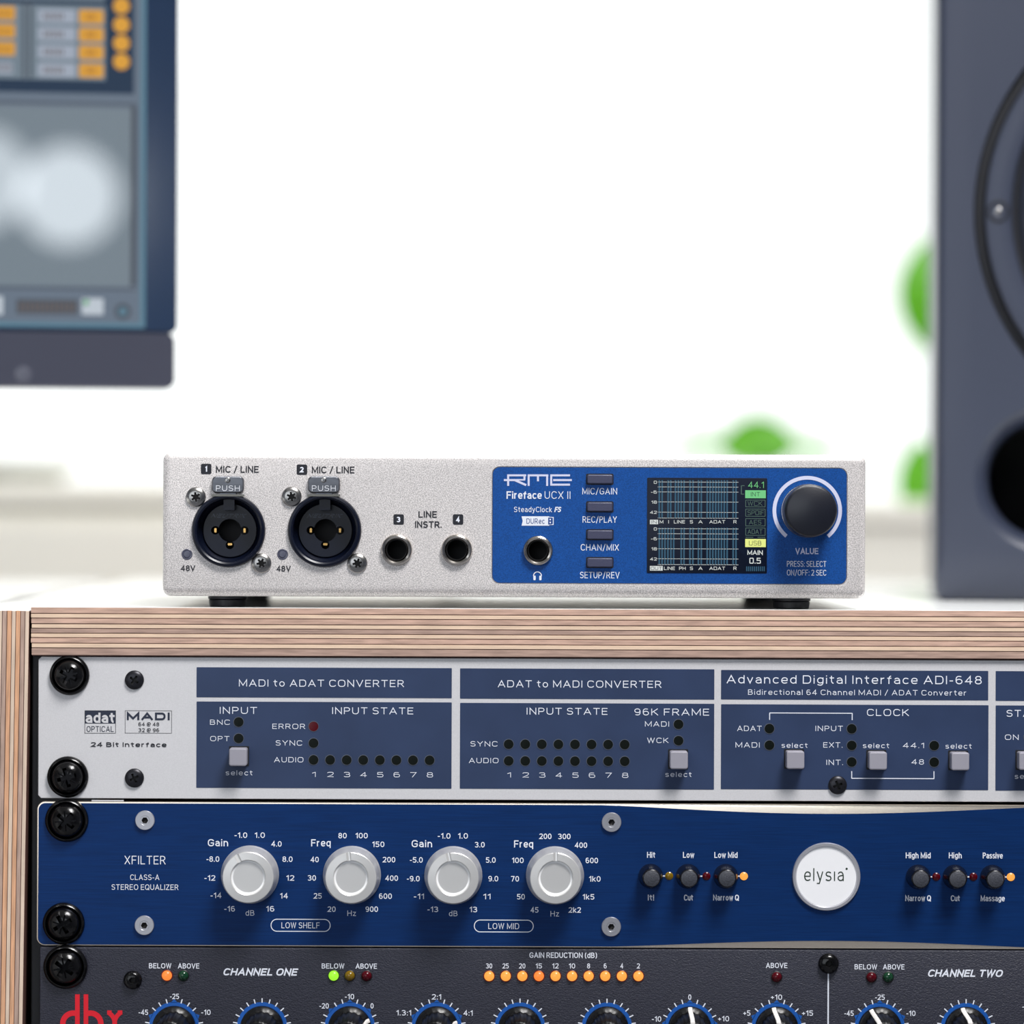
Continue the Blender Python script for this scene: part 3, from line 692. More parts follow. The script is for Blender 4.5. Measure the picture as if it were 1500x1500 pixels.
# ================================================================== RACK UNITS
FC = 6.0
XR = X1 - 6
def faceplate_poly(x0, z0, x1, z1, c):
    return [(x0 + c, z1), (x0, z1 - c), (x0, z0 + c), (x0 + c, z0), (x1 - c, z0), (x1, z0 + c), (x1, z1 - c), (x1 - c, z1)]
# ---- converter
lx = T(56, 1065, FC)[0]; zt = T(56, 961.8, FC)[2]; zb = T(56, 1169.2, FC)[2]
cv = empty('converter_rack_unit', ((lx + XR) / 2, FC, zb), 'silver rack unit with slate blue legend fields and grey square buttons, topmost in the rack', 'audio converter')
bm = bmesh.new(); loft(bm, [(faceplate_poly(lx + .8, zb + .8, XR - .8, zt - .8, 4), FC), (faceplate_poly(lx, zb, XR, zt, 4.5), FC + .9), (faceplate_poly(lx, zb, XR, zt, 4.5), FC + 9.5)])
cvp = obj('faceplate', bm, silver_face, cv, (0, 0, 0)); POS[cvp.name] = (0, 0, 0)
chm = mat('chassis steel', RGB(120, 120, 125), .4, .8, noise=(300, .06, ONE))
obj('chassis', bbox(X0 + 110, FC + 10, zb + 6, X1 - 110, FC + 1000, zt - 8, 1), chm, cv, (0, 0, 0))
FP = FC - .35
for i, (c0, c1) in enumerate((((288, 977.3), (661.7, 1022.8)), ((288, 1027.5), (661.3, 1155.4)), ((674, 979), (1046.3, 1024.8)), ((674, 1029.5), (1045.8, 1156.7)), ((1056.3, 981.3), (1447.5, 1026)), ((1056.3, 1031.5), (1447.5, 1157.5)), ((1458.5, 983), (1838, 1028)), ((1458.5, 1033.3), (1838, 1159.5)))):
    x0, z0, x1, z1 = R(*c0, *c1, FC); obj('legend_field', slab(x0, z0, x1, z1, FP, FC + 1, .8), slate_ink, cvp, (0, 0, 0))
cl = Layer('panel_lettering', [white_ink, black_ink], cvp, (0, FP, 0), None, 'square')
cb = Layer('panel_lettering', [black_ink, silver_face, mat('dark logo ink', RGB(30, 38, 58), .5)], cvp, (0, FC, 0), None, 'square')
LED = tomesh('led', lathe([(7.9, 1), (7.9, -.5), (7.1, -.6), (6.9, -.3), (0, -.5)], 24, mis=[1, 1, 0, 0]), [led_dark, led_rim])
LEDR = tomesh('led', lathe([(7.9, 1), (7.9, -.5), (7.1, -.6), (6.9, -.3), (0, -.5)], 24, mis=[1, 1, 0, 0]), [led_red_off, led_rim])
CAP = tomesh('button_cap', slab(-13, -13, 13, 13, -26, 1, 3.2, 1.8), key_grey, 8)
HOU = tomesh('button', slab(-14.6, -14.6, 14.6, 14.6, -.8, 1, 1.2), blk_deep)
def led(px, py, me=LED, label=None): t = T(px, py, FP); obj('led', me, None, cv, (t[0], FP, t[2]), label)
def ct(s, x0, x1, y, cap, bold=-.004): text(cl, s, x0, x1, y, cap, FP, bold)
def sel(x0, x1, y0, y1, tx0, tx1, ty):
    t = T((x0 + x1) / 2, (y0 + y1) / 2, FP)
    # the measured cap face stands proud of the panel; bring its centre back to the panel plane
    k = 26 / DU; cx = (x0 + x1) / 2 - ((x0 + x1) / 2 - VX) * k; cy = (y0 + y1) / 2 - ((y0 + y1) / 2 - VY) * k
    t = T(cx, cy, FP)
    o = obj('button', HOU, None, cv, (t[0], FP, t[2])); obj('button_cap', CAP, None, o, (t[0], FP, t[2])); ct('select', tx0, tx1, ty - .8, 7.2)
ct('MADI to ADAT CONVERTER', 350, 591.7, 1000.8, 10.3); ct('INPUT', 322, 376.5, 1040.6, 10); ct('INPUT STATE', 486.7, 605.3, 1041.2, 10)
ct('BNC', 307.7, 336.8, 1057.9, 7.4); ct('OPT', 308, 336, 1081.9, 7.4); led(349.6, 1057.6); led(349.6, 1081.6)
sel(335.2, 361.8, 1096.5, 1122, 330.7, 369.9, 1132.8)
ct('ERROR', 399, 447, 1064, 7.6); led(459.3, 1064, LEDR, 'unlit red led'); ct('SYNC', 404, 442.7, 1088.3, 7.6); led(459.3, 1088.5); ct('AUDIO', 401.6, 444.4, 1112.8, 7.6)
for i in range(8):
    led(459.3 + 24.28 * i, 1113.1 + .08 * i); led(745.1 + 24.28 * i, 1090.1 + .08 * i); led(745.1 + 24.28 * i, 1114.6 + .08 * i)
    d = 2.6 if i == 0 else 4.6
    ct(str(i + 1), 459.8 - d + 24.28 * i, 459.8 + d + 24.28 * i, 1134.4 + .08 * i, 7.4); ct(str(i + 1), 745.8 - d + 24.28 * i, 745.8 + d + 24.28 * i, 1135.1 + .08 * i, 7.4)
ct('ADAT to MADI CONVERTER', 729.3, 968.8, 1002, 10.3); ct('INPUT STATE', 771.5, 889.9, 1041.9, 10); ct('96K FRAME', 929.3, 1038.7, 1043, 10)
ct('MADI', 944.8, 980, 1060.5, 7.6); led(993.9, 1061); ct('WCK', 948, 979.2, 1084.5, 7.6); led(993.9, 1085)
sel(981.9, 1007.5, 1100.8, 1126.7, 974.7, 1013, 1135.2)
ct('SYNC', 689.3, 728.8, 1089.6, 7.6); ct('AUDIO', 687, 730.2, 1114, 7.6)
ct('Advanced Digital Interface ADI-648', 1064.5, 1438, 995.6, 12.2); ct('Bidirectional 64 Channel MADI / ADAT Converter', 1095.8, 1415.6, 1014.4, 7.8)
ct('CLOCK', 1270, 1331.3, 1043.7, 10); ct('ADAT', 1079.9, 1115.7, 1067, 7.7); led(1127, 1067.3); ct('MADI', 1077.4, 1112.7, 1091.2, 7.7); led(1127, 1091.6)
sel(1153.5, 1177.3, 1100.4, 1126.5, 1144.9, 1182.9, 1092.6)
ct('INPUT', 1194.5, 1234.7, 1067, 7.7); led(1247.6, 1067.6); ct('EXT.', 1206, 1234, 1091.2, 7.7); led(1247.6, 1091.9); ct('INT.', 1210.5, 1234.7, 1116.7, 7.7); led(1247.6, 1116.2)
sel(1274.3, 1298.5, 1101.7, 1127.7, 1264, 1302.5, 1093)
ct('44.1', 1322.7, 1353.4, 1091.9, 7.7); led(1368.4, 1092.2); ct('48', 1335.3, 1353.4, 1116, 7.7); led(1368.4, 1116.5)
sel(1394.8, 1419, 1102.6, 1128.4, 1385, 1423.3, 1093.8)
for (a_, b_, c_, d_) in ((1127.4, 1044.3, 1248.5, 1044.8), (1127.4, 1044, 1127.4, 1054.5), (1248.3, 1044.5, 1248.3, 1054.8), (1247.6, 1129.6, 1247.6, 1140.4), (1368.1, 1129.8, 1368.1, 1140.8), (1247.3, 1140.1, 1368.5, 1140.6)):
    A = cl.P(a_, b_, FP); B = cl.P(c_, d_, FP); line(cl.bm, *A, *B, 1.25, -.3, 0)
ct('STATE', 1474.5, 1533, 1045, 10); ct('ON', 1472, 1492, 1079.9, 7.7); led(1507, 1080)
sel(1494, 1518, 1102, 1128, 1486.5, 1525, 1138)
def cbt(s, x0, x1, y, cap, bold=0, mi=0, off=.3): text(cb, s, x0, x1, y, cap, FC, bold, 0, mi, off=off)
x0, z0, x1, z1 = R(124, 1040.6, 169.6, 1074.5, FC); outline(cb.bm, x0, z0, x1, z1, .3, .7, -.25, 0, 1)
x0, z0, x1, z1 = R(124, 1040.6, 169.6, 1060, FC); flat(cb.bm, [(x0, z0), (x1, z0), (x1, z1), (x0, z1)], -.2, 2)
cbt('adat', 125.6, 168, 1051.4, 15.2, .03, 1, .45); cbt('OPTICAL', 126.9, 166.6, 1067.8, 8.4, -.005, 2)
x0, z0, x1, z1 = R(183.1, 1040.6, 251.6, 1074.4, FC); outline(cb.bm, x0, z0, x1, z1, .3, .6, -.25, 0, 1)
cbt('MADI', 185.8, 248.6, 1049.3, 11.3, .052, 2); cbt('64 @ 48', 202.8, 233.2, 1060.9, 5.6, .01); cbt('32 @ 96', 202.8, 233.2, 1069.5, 5.6, .01); cbt('24 Bit Interface', 133.2, 243.8, 1090.8, 6.9, .032)
screw(cv, 'blk', 197, 996, FC, .3); screw(cv, 'blk', 197, 1139.6, FC, .8); screw(cv, 'blk', 1226.8, 1150, FP, .9, sc=.97)
rack_screw(cv, 102, 989, FC, 29.5, .2); rack_screw(cv, 99.5, 1138, FC, 30.5, 1.0)
# ---- equaliser
lx = T(54, 1280, FC)[0]; zt2 = T(54, 1173.6, FC)[2]; zb2 = T(54, 1385, FC)[2]
eq = empty('equalizer_rack_unit', ((lx + XR) / 2, FC, zb2), 'dark blue rack unit with four aluminium knobs and round white badge', 'equalizer')
ep = obj('faceplate', slab(lx, zb2, XR, zt2, FC, FC + 9, 12, 1.2, 8), eq_edge, eq, (0, 0, 0)); POS[ep.name] = (0, 0, 0)
obj('chassis', bbox(X0 + 110, FC + 10, zb2 + 6, X1 - 110, FC + 1000, zt2 - 6, 1), chm, eq, (0, 0, 0))
FE = FC - .8
def curve_pts(zy, sgn, a, b, sag):
    out = []
    for i in range(25):
        f = i / 24; x = a + (b - a) * f; out.append((x, zy + sgn * sag * (math.sin(PI * f)) ** 1.25))
    return out
x0 = lx + 2.2; x1 = XR - 2.2; z0 = zb2 + 1.8; z1 = zt2 - 2.6
ca = T(880, 1180, FC)[0]; cbx = T(1540, 1180, FC)[0]
corner = lambda cx, cz, a: [(cx + 10 * math.cos(math.radians(a + 15 * i)), cz + 10 * math.sin(math.radians(a + 15 * i))) for i in range(7)]
poly = corner(x1 - 10, z1 - 10, 0) + curve_pts(z1, -1, cbx, ca, 11.5) + corner(x0 + 10, z1 - 10, 90) + corner(x0 + 10, z0 + 10, 180) + curve_pts(z0, 1, ca + 18, cbx, 9.5) + corner(x1 - 10, z0 + 10, 270)
bm = bmesh.new(); loft(bm, [(poly, FE), (poly, FC + .5)]); bmesh.ops.triangulate(bm, faces=[f for f in bm.faces if len(f.verts) > 4])
obj('blue_overlay', bm, eq_blue, ep, (0, 0, 0), smooth=20)
el = Layer('panel_lettering', [white_ink, grey_ink], ep, (0, FE, 0))
def et(s, x0, x1, y, cap=8, bold=.008, mi=0): text(el, s, x0, x1, y, cap, FE, bold, 0, mi)
et('XFILTER', 182.6, 242.5, 1259.8, 12.4, -.01); et('CLASS-A', 190.8, 233.4, 1285, 8, -.005); et('STEREO EQUALIZER', 163.6, 261.3, 1299.5, 8, -.005)
KT = [[('Gain', 304.5, 334.2, 1234.4), ('-1.0', 343.6, 362.1, 1223.3), ('1.0', 373.2, 388, 1223.3), ('4.0', 397.5, 412.5, 1236.1), ('-8.0', 302.4, 321.2, 1258.3), ('8.0', 413.8, 428.5, 1258.5), ('-12', 299.4, 315.4, 1286), ('12', 419.5, 431, 1286), ('-14', 308.4, 324.4, 1311.6), ('14', 410.3, 421.7, 1312.2), ('-16', 328.6, 344.2, 1331.2), ('16', 390, 401.8, 1331.2), ('dB', 359.8, 372.6, 1337.2)],
      [('Freq', 455.8, 484.4, 1234.6), ('80', 495.7, 507.8, 1224), ('100', 520.9, 538.6, 1224), ('150', 545.4, 563, 1236.7), ('40', 455, 466.9, 1259), ('200', 560.7, 579, 1259.2), ('30', 450.9, 462.8, 1286), ('400', 564.4, 583, 1286.3), ('25', 459.6, 471.4, 1312.3), ('600', 555.2, 574, 1312.7), ('20', 479.9, 491.6, 1331.7), ('900', 535.4, 553.7, 1331.7), ('Hz', 508.9, 521.5, 1337.7)],
      [('Gain', 603, 633, 1235.8), ('-1.0', 641.2, 659.8, 1224.4), ('1.0', 671, 685.4, 1224.4), ('3.0', 695.6, 709.9, 1237.3), ('-5.0', 600.4, 619.2, 1259.6), ('5.0', 711.7, 726, 1259.8), ('-9.0', 596, 614.7, 1287), ('9.0', 715.3, 729.8, 1287), ('-11', 606.3, 621, 1313), ('11', 708, 718.5, 1313.2), ('-13', 626.2, 641.9, 1332), ('13', 687.9, 699, 1332.2), ('dB', 657.7, 670.2, 1338)],
      [('Freq', 753, 781, 1236.2), ('200', 790, 807.8, 1225), ('300', 817.5, 835.7, 1225.2), ('400', 842, 860, 1238), ('100', 750, 767, 1260.2), ('600', 857.9, 876, 1260.4), ('70', 748.6, 760.2, 1287.2), ('1k0', 862.9, 879.7, 1287.4), ('50', 757.3, 768.8, 1313.5), ('1k5', 853.6, 870.6, 1313.7), ('45', 777.2, 788.8, 1332.8), ('2k2', 833, 850.9, 1332.9), ('Hz', 806.4, 818.9, 1338.4)]]
for K in KT:
    for i, (s, a_, b_, y) in enumerate(K):
        et(s, a_, b_, y, 10.4 if i == 0 else 8, .01 if i < 12 else -.005, 0)
for (a_, b_, c_, d_, s, p, q, y) in ((396.5, 1345.8, 484.2, 1365, 'LOW SHELF', 412.3, 468.2, 1355.4), (694.2, 1347, 781.7, 1365.9, 'LOW MID', 715.3, 760.4, 1356.6)):
    A = el.P(a_, b_, FE); B = el.P(c_, d_, FE); outline(el.bm, A[0], A[1], B[0], B[1], 9.2, 1.2, -.3, 0, 8); et(s, p, q, y, 8.6, -.008)
def eq_knob():
    b = lathe([(0, .5), (42.4, .5), (42.4, -7), (41.4, -9), (41, -11), (38.0, -44), (37, -46.8), (36.2, -47.4), (26, -48), (25.2, -47.4), (24.8, -46), (24.3, -44)], 72)
    b.faces.ensure_lookup_table()
    bmesh.ops.holes_fill(b, edges=[e for e in b.edges if len(e.link_faces) == 1])
    g = bmesh.new(); bmesh.ops.create_cone(g, cap_ends=True, segments=20, radius1=4.8, radius2=4.8, depth=40)
    bmesh.ops.rotate(g, verts=g.verts, cent=(0, 0, 0), matrix=Matrix.Rotation(-.1, 3, 'X'))
    bmesh.ops.translate(g, verts=g.verts, vec=(0, -50, 40)); return boolean(b, [g])
KM = tomesh('knob', eq_knob(), alu_knob, 17)
KC = tomesh('knob_cap', lathe([(24.6, -44.5), (22, -44), (14, -42), (6, -41), (0, -40.8)], 48), alu_dish)
for (px, py, ang) in ((366.4, 1280.7, -28), (515.7, 1281.3, -6), (664.1, 1281.7, -12), (812.9, 1281.9, 0)):
    t = T(px, py, FE); k = obj('knob', KM, None, eq, (t[0], FE, t[2])); k.rotation_euler = (0, math.radians(ang), 0)
    obj('knob_cap', KC, None, k, (t[0], FE, t[2]))
for p in ((212.5, 1201.5), (211.6, 1355.3), (895.8, 1204.3), (895.3, 1357.4)): screw(eq, 'allen', *p, FE)
PB = tomesh('push_button', lathe([(0, .5), (18, .5), (18, -7), (16.8, -12), (14.2, -30), (13, -34), (11.6, -35), (0, -35)], 40, mis=[0] * 6 + [1]), [mat('gloss black button', RGB(12, 12, 16), .25), mat('grained button top', RGB(58, 60, 68), .5, noise=(2600, .5, ONE), bump=(2600, .0001, ONE))])
LS = lathe([(6, 1), (6, -.6), (5.2, -1.2), (3, -2.4), (0, -2.8)], 20)
SLED = {}
for k, m in (('amber', led_amber_off), ('red', led_red_off), ('on', led_orange2)):
    SLED[k] = tomesh('led', LS.copy(), m)
for px, lp, k, py in ((953, 980.2, 'amber', 1283.1), (1007.6, 1034.8, 'red', 1283.4), (1062.8, 1089.6, 'on', 1283.4), (1344.7, 1371.4, 'red', 1284.3), (1398.5, 1425.8, 'red', 1284.4), (1453.4, 1480.6, 'on', 1284.6)):
    t = T(px, py, FE); obj('push_button', PB, None, eq, (t[0], FE, t[2]))
    t = T(lp, py, FE); obj('led', SLED[k], None, eq, (t[0], FE, t[2]), {'amber': 'unlit amber led', 'red': 'unlit red led', 'on': 'lit orange led'}[k])
    A = el.P(lp - 10, py, FE); B = el.P(lp - 5, py, FE); line(el.bm, *A, *B, 1.9, -.3, 0)
for s, a_, b_, y in (('Hit', 947.8, 959.8, 1252.2), ('It!', 949, 958, 1314.7), ('Low', 1000.4, 1017, 1252.2), ('Cut', 1001.8, 1015.2, 1314.8), ('Low Mid', 1046.4, 1080.4, 1252.4), ('Narrow Q', 1044.6, 1082.4, 1314.8),
                     ('High Mid', 1326.7, 1363.2, 1253), ('Narrow Q', 1326, 1363.7, 1315.7), ('High', 1389.8, 1408.8, 1253), ('Cut', 1392.7, 1406, 1315.8), ('Passive', 1439.5, 1468.8, 1253.2), ('Massage', 1436.4, 1471.7, 1315.9)): et(s, a_, b_, y, 8.6, .012)
t = T(1210.3, 1284, FE)
bd = obj('badge', lathe([(0, .5), (50, .5), (50, -3), (49, -4.5), (45.5, -4.5), (43.8, -2), (0, -2)], 72, mis=[0] * 5 + [1]), [badge_ring, badge_white], ep, (t[0], FE, t[2]))
bl = Layer('badge_lettering', [green_blk], ep, (0, FE - 2, 0))
text(bl, 'elys\u0131a', 1178, 1236, 1281, 18.6, FE - 2, -.016)
cx_, cz_ = bl.P(1240.2, 1272.6, FE - 2); flat(bl.bm, circ(cx_, cz_, 1.6, 14), -.3)
rack_screw(eq, 98, 1201.5, FC, 32, .4); rack_screw(eq, 93.5, 1352.6, FC, 31, .75)
obj('spacer_strip', bbox(T(134, 1171, FC)[0], FC + 1, zt2 + .2, T(181, 1171, FC)[0], FC + 8, zt2 + 2.0), silver_face, eq, (0, 0, 0))
# ---- compressor
lx = T(58, 1450, FC)[0]; zt3 = T(58, 1386.6, FC)[2]; zb3 = zt3 - 211
cp = empty('compressor_rack_unit', ((lx + XR) / 2, FC, zb3), 'charcoal textured rack unit with blue ringed black knobs and lit orange lamps, lowest in view', 'compressor')
cf = obj('faceplate', slab(lx, zb3, XR, zt3, FC, FC + 14, 2, 2.6, 3), comp_face, cp, (0, 0, 0)); POS[cf.name] = (0, 0, 0)
obj('chassis', bbox(X0 + 110, FC + 15, zb3 + 6, X1 - 110, FC + 1000, zt3 - 6, 1), chm, cp, (0, 0, 0))
kl = Layer('panel_lettering', [white_ink, red_ink], cf, (0, FC, 0))
def kt(s, x0, x1, y, cap=7.6, bold=.01, sh=0): text(kl, s, x0, x1, y, cap, FC, bold, sh)
kt('BELOW', 218.2, 251, 1414.7); kt('ABOVE', 260.7, 292, 1414.9); kt('CHANNEL ONE', 326.5, 437, 1423.7, 10.6, .03, .2)
kt('BELOW', 471.3, 504.4, 1415); kt('ABOVE', 521, 552.2, 1415.2); kt('GAIN REDUCTION (dB)', 775.6, 874.5, 1399.2, 8)
for i, s in enumerate(('30', '25', '20', '15', '12', '10', '8', '6', '4', '2')):
    w_ = 4.6 if len(s) == 2 else 2.2; kt(s, 716.4 + 24.3 * i - w_, 716.4 + 24.3 * i + w_, 1414.9, 7.4)
kt('ABOVE', 1122, 1153.4, 1414.2); kt('BELOW', 1251.8, 1284.8, 1416.2); kt('ABOVE', 1293.4, 1325, 1416.3); kt('CHANNEL TWO', 1358.6, 1470, 1425.6, 10.6, .03, .2)
LP = [(8.6, 1), (8.6, -.8), (7.9, -1.2), (7.4, -1.4), (6.6, -3.4), (4.5, -5.2), (2, -6.2), (0, -6.4)]
def ledm(m, rim): return tomesh('led', lathe(LP, 28, mis=[1, 1, 1, 0, 0, 0, 0]), [m, rim])
rimb = mat('black led rim', RGB(18, 16, 20), .4)
LM = {'o': ledm(led_orange, led_halo), 'a': ledm(led_orange2, led_halo), 'g': ledm(led_green_on, mat('painted green rim glow', RGB(40, 70, 16), .3)), 'go': ledm(led_green_off, rimb), 'ao': ledm(led_amber_off, rimb), 'ro': ledm(led_red_off, rimb)}  # rims of lit leds carry painted glow, unlit rims stay black
LN = {'o': 'lit orange led', 'a': 'lit orange led', 'g': 'lit yellow green led', 'go': 'unlit green led', 'ao': 'unlit amber led', 'ro': 'unlit red led'}
def kled(px, py, k): t = T(px, py, FC); obj('led', LM[k], None, cp, (t[0], FC, t[2]), LN[k])
kled(244.6, 1428.8, 'o'); kled(268.6, 1429.1, 'go'); kled(488.8, 1429, 'g'); kled(512.3, 1429.2, 'ao'); kled(537, 1429.5, 'ro'); kled(1137.6, 1431.1, 'ro'); kled(1276.4, 1431.4, 'ro'); kled(1301, 1431.2, 'go')
for i in range(10): kled(716.6 + 24.28 * i, 1429.6, 'o' if i == 3 else 'a')
ARROW = (249, 262.4)
KN = [(255, 'a', -140, [('-25', 249, 262.4, 1459.5), ('-45', 203, 217, 1482.8), ('-10', 294.8, 308.5, 1482.8)]), (383.8, 'n', 150, []),
      (512.3, 'b', 68, [('-20', 467.9, 481.6, 1473.4), ('-10', 505, 518.8, 1459.8), ('0', 542.8, 547.2, 1473.4)]),
      (639.6, 'a', 74, [('1.3:1', 580.7, 602.3, 1483.5), ('2:1', 632.6, 646.2, 1460.2), ('4:1', 678.9, 692.3, 1483.8)]),
      (761.6, 'n', -150, []), (889, 'n', 160, []), (1010.3, 'c', 0, [('0', 1008.2, 1012.6, 1460.6), ('-10', 954.9, 968.6, 1492.6), ('+10', 1051.7, 1068, 1492.2)]),
      (1137.6, 'a', -9, [('+10', 1129.1, 1145.6, 1460.6), ('+5', 1088.7, 1099.2, 1483.9), ('+15', 1174.7, 1191, 1484)]),
      (1288.6, 'a', -26, [('-25', 1281.8, 1296, 1460.8), ('-45', 1236.8, 1250.4, 1484.2), ('-10', 1327.6, 1341, 1484.3)]), (1415, 'n', -11, []), (1542, 'b', 20, [('-20', 1497.5, 1511, 1474.5)])]
# flutes round the knob
def comp_knob():
    n = 72; bm = bmesh.new(); rings = []
    prof = [(31.8, .5, 0), (31.8, -6, 0), (30.8, -8, 0), (27.5, -9.5, 0), (24.5, -12, .7), (20.5, -68, .7), (19, -72, .3), (17, -73.5, 0)]
    for r, y, fl in prof:
        rings.append([bm.verts.new(((r + fl * math.cos(18 * 2 * PI * i / n)) * math.cos(2 * PI * i / n), y, (r + fl * math.cos(18 * 2 * PI * i / n)) * math.sin(2 * PI * i / n))) for i in range(n)])
    for a, b in zip(rings, rings[1:]):
        for i in range(n): bm.faces.new((a[i], a[(i + 1) % n], b[(i + 1) % n], b[i]))
    bm.faces.new(rings[0]); bm.faces.new(rings[-1]); return tomesh('knob', bm, blk_knob, 35)
CK = comp_knob()
def pointer():
    bm = bmesh.new(); path = [(31.2, -8.5), (27.5, -12.5), (22.2, -68), (18.5, -74.5), (4, -74.8)]; vs = []
    for r, y in path:
        a = [bm.verts.new((sx_ * 3.1, y - dy, r + dr)) for sx_, dr, dy in ((-1, -1, -1.5), (-1, 0, 0), (-.6, .5, .7), (.6, .5, .7), (1, 0, 0), (1, -1, -1.5))]; vs.append(a)
    for a, b in zip(vs, vs[1:]):
        for i in range(6): bm.faces.new((a[i], a[(i + 1) % 6], b[(i + 1) % 6], b[i]))
    bm.faces.new(vs[0]); bm.faces.new(vs[-1]); return tomesh('pointer', bm, white_bar, 50)
PT = pointer()
KY = 1505.5
for px, kind, ang, labs in KN:
    py = KY + (px - 700) * .0012
    t = T(px, py, FC)
    bm = lathe([(30, .2), (37.2, .2), (37.2, -.4), (30, -.4), (30, .2)], 64)
    peaks = {'a': (0, -64, 64), 'b': (0, -48, 48), 'c': (0, -80, 80), 'n': ()}[kind]
    for a_ in peaks:
        r_ = math.radians(a_); u_ = Vector((math.sin(r_), math.cos(r_))); v_ = Vector((u_.y, -u_.x))
        for w0 in (-1,):
            p_ = [u_ * 36.5 - v_ * 5, u_ * 41.5, u_ * 36.5 + v_ * 5]; flat(bm, [(q_.x, q_.y) for q_ in p_], -.4)
    obj('dial_ring', bm, comp_blue, cf, (t[0], FC, t[2]))
    for a_ in (0, 16, 32, 48, 64, 80, 96, 112, 128, 144):
        for s_ in ((1,) if a_ == 0 else (1, -1)):
            if any(abs(a_ * s_ - q_) < 8 for q_ in peaks): continue
            r_ = math.radians(a_ * s_); c0 = kl.P(px, py, FC)
            line(kl.bm, c0[0] + 36.5 * math.sin(r_), c0[1] + 36.5 * math.cos(r_), c0[0] + 43 * math.sin(r_), c0[1] + 43 * math.cos(r_), 1.7, -.5, 0)
    for (s, a_, b_, y) in labs: kt(s, a_, b_, y, 7.8)
    k = obj('knob', CK, None, cp, (t[0], FC, t[2])); k.rotation_euler = (0, math.radians(ang), 0)
    obj('pointer', PT, None, k, (t[0], FC, t[2]))
A = kl.P(1213.3, 1420, FC); line(kl.bm, A[0], A[1], A[0], A[1] - 170, 2.0, -.3, 0)
# red logo
def P2(x, y): return kl.P(x, y, FC)
def clipped_ring(cx, cy, r0, r1, xmin, xmax):
    n = 64
    for i in range(n):
        t0 = 2 * PI * i / n; t1 = 2 * PI * (i + 1) / n
        q = [(cx + r * math.cos(t), cy + r * math.sin(t)) for r, t in ((r0, t0), (r1, t0), (r1, t1), (r0, t1))]
        q = [(min(max(x, xmin), xmax), y) for x, y in q]
        ar = abs(sum(q[k][0] * q[(k + 1) % 4][1] - q[(k + 1) % 4][0] * q[k][1] for k in range(4))) / 2
        if ar < .05: continue
        flat(kl.bm, [P2(*p) for p in q], -.3, 1)
clipped_ring(107.5, 1499.5, 11.5, 19.5, 80, 113.3); clipped_ring(132.3, 1499.5, 11.5, 19.5, 126, 160)
for a_, b_ in ((110, 116.8), (122.6, 129.3)): flat(kl.bm, [P2(a_, 1456.5), P2(b_, 1456.5), P2(b_, 1519), P2(a_, 1519)], -.35, 1)
for cx, s_ in ((149.5, 1), (186.5, -1)):
    n = 20
    for i in range(n):
        t0 = math.radians(-62 + 124 * i / n); t1 = math.radians(-62 + 124 * (i + 1) / n)
        flat(kl.bm, [P2(cx + s_ * r * math.cos(t), 1499.5 + r * math.sin(t)) for r, t in ((15.5, t0), (22, t0), (22, t1), (15.5, t1))], -.35 - .05 * (s_ > 0), 1)
for x0_, x1_ in ((157, 163.5), (172.5, 179.3)): flat(kl.bm, [P2(x0_, 1480), P2(x1_, 1480), P2(x1_, 1486.2), P2(x0_, 1486.2)], -.55, 1)
screw(cp, 'dome', 194.5, 1435.3, FC, .2, sc=.97); screw(cp, 'dome', 1213.5, 1411.3, FC, .4, sc=1.07)
rack_screw(cp, 96, 1416, FC, 32.5, .3)

# ================================================================== LOUDSPEAKER
SD = .134 * U; ks = (DU + SD) / DU
spA = math.radians(6.4)
p0 = T(1371, 872, SD)
spk = bpy.data.objects.new('loudspeaker', None); COL.objects.link(spk); spk.empty_display_size = .03
POS['loudspeaker'] = (p0[0], SD, ZT); place(spk, (p0[0], SD, ZT), None); spk.rotation_euler = (0, 0, -spA)
props(spk, 'dark slate studio loudspeaker with round woofer and black port standing on the rack top', 'loudspeaker')
W = 780 * ks / math.cos(spA); H = 1500; DP = .24 * U
spm = mat('slate satin speaker paint', RGB(47, 53, 70), .42, noise=(3, .03, ONE))
spk_dark = mat('groove shade and tweeter black', RGB(8, 11, 20), .7)  # paints the shade in the woofer grooves; also colours the tweeter
wz = (T(1765, 312, SD)[2] - ZT); wx = 390 * ks / math.cos(spA)
pz = (T(1765, 703, SD)[2] - ZT)
bm = bmesh.new()
def sl(i, ib, r): return rrect(i, ib, W - i, H - i, r, 8)
loft(bm, [(sl(14, 78, 14), 0), (sl(11, 66, 15), .8), (sl(6, 40, 17), 4), (sl(2.5, 18, 19), 9), (sl(.6, 5, 20), 16), (sl(0, 0, 20), 24), (sl(0, 0, 20), DP)])
cut1 = lathe([(0, -9), (381, -9), (381, 90), (0, 90)], 96, cx=wx, cz=wz)
hw = (1765 - 1535) * ks
def slot(r, grow=0): return rrect(wx - hw - r, pz - r, wx + hw + r, pz + r, r - .01, 16)
cut2 = bmesh.new(); loft(cut2, [(slot(112 * ks), -6), (slot(108 * ks), 0), (slot(99 * ks), 6), (slot(92 * ks), 16), (slot(87 * ks), 34), (slot(84 * ks), 70), (slot(84 * ks), 500)])
bm = boolean(bm, [cut1, cut2])
def sobj(name, bm, m, loc=(0, 0, 0), label=None, parent=None, smooth=38):
    me = bm if isinstance(bm, bpy.types.Mesh) else tomesh(name, bm, m, smooth)
    o = bpy.data.objects.new(name, me); COL.objects.link(o); o.parent = parent or spk; o.location = tuple(v * S for v in loc); return props(o, label)
sobj('cabinet', bm, spm, smooth=30)
bm = bmesh.new(); loft(bm, [(slot(84 * ks - 1), 60), (slot(84 * ks - 1), 498)], cap0=False); sobj('port_lining', bm, blk_deep)
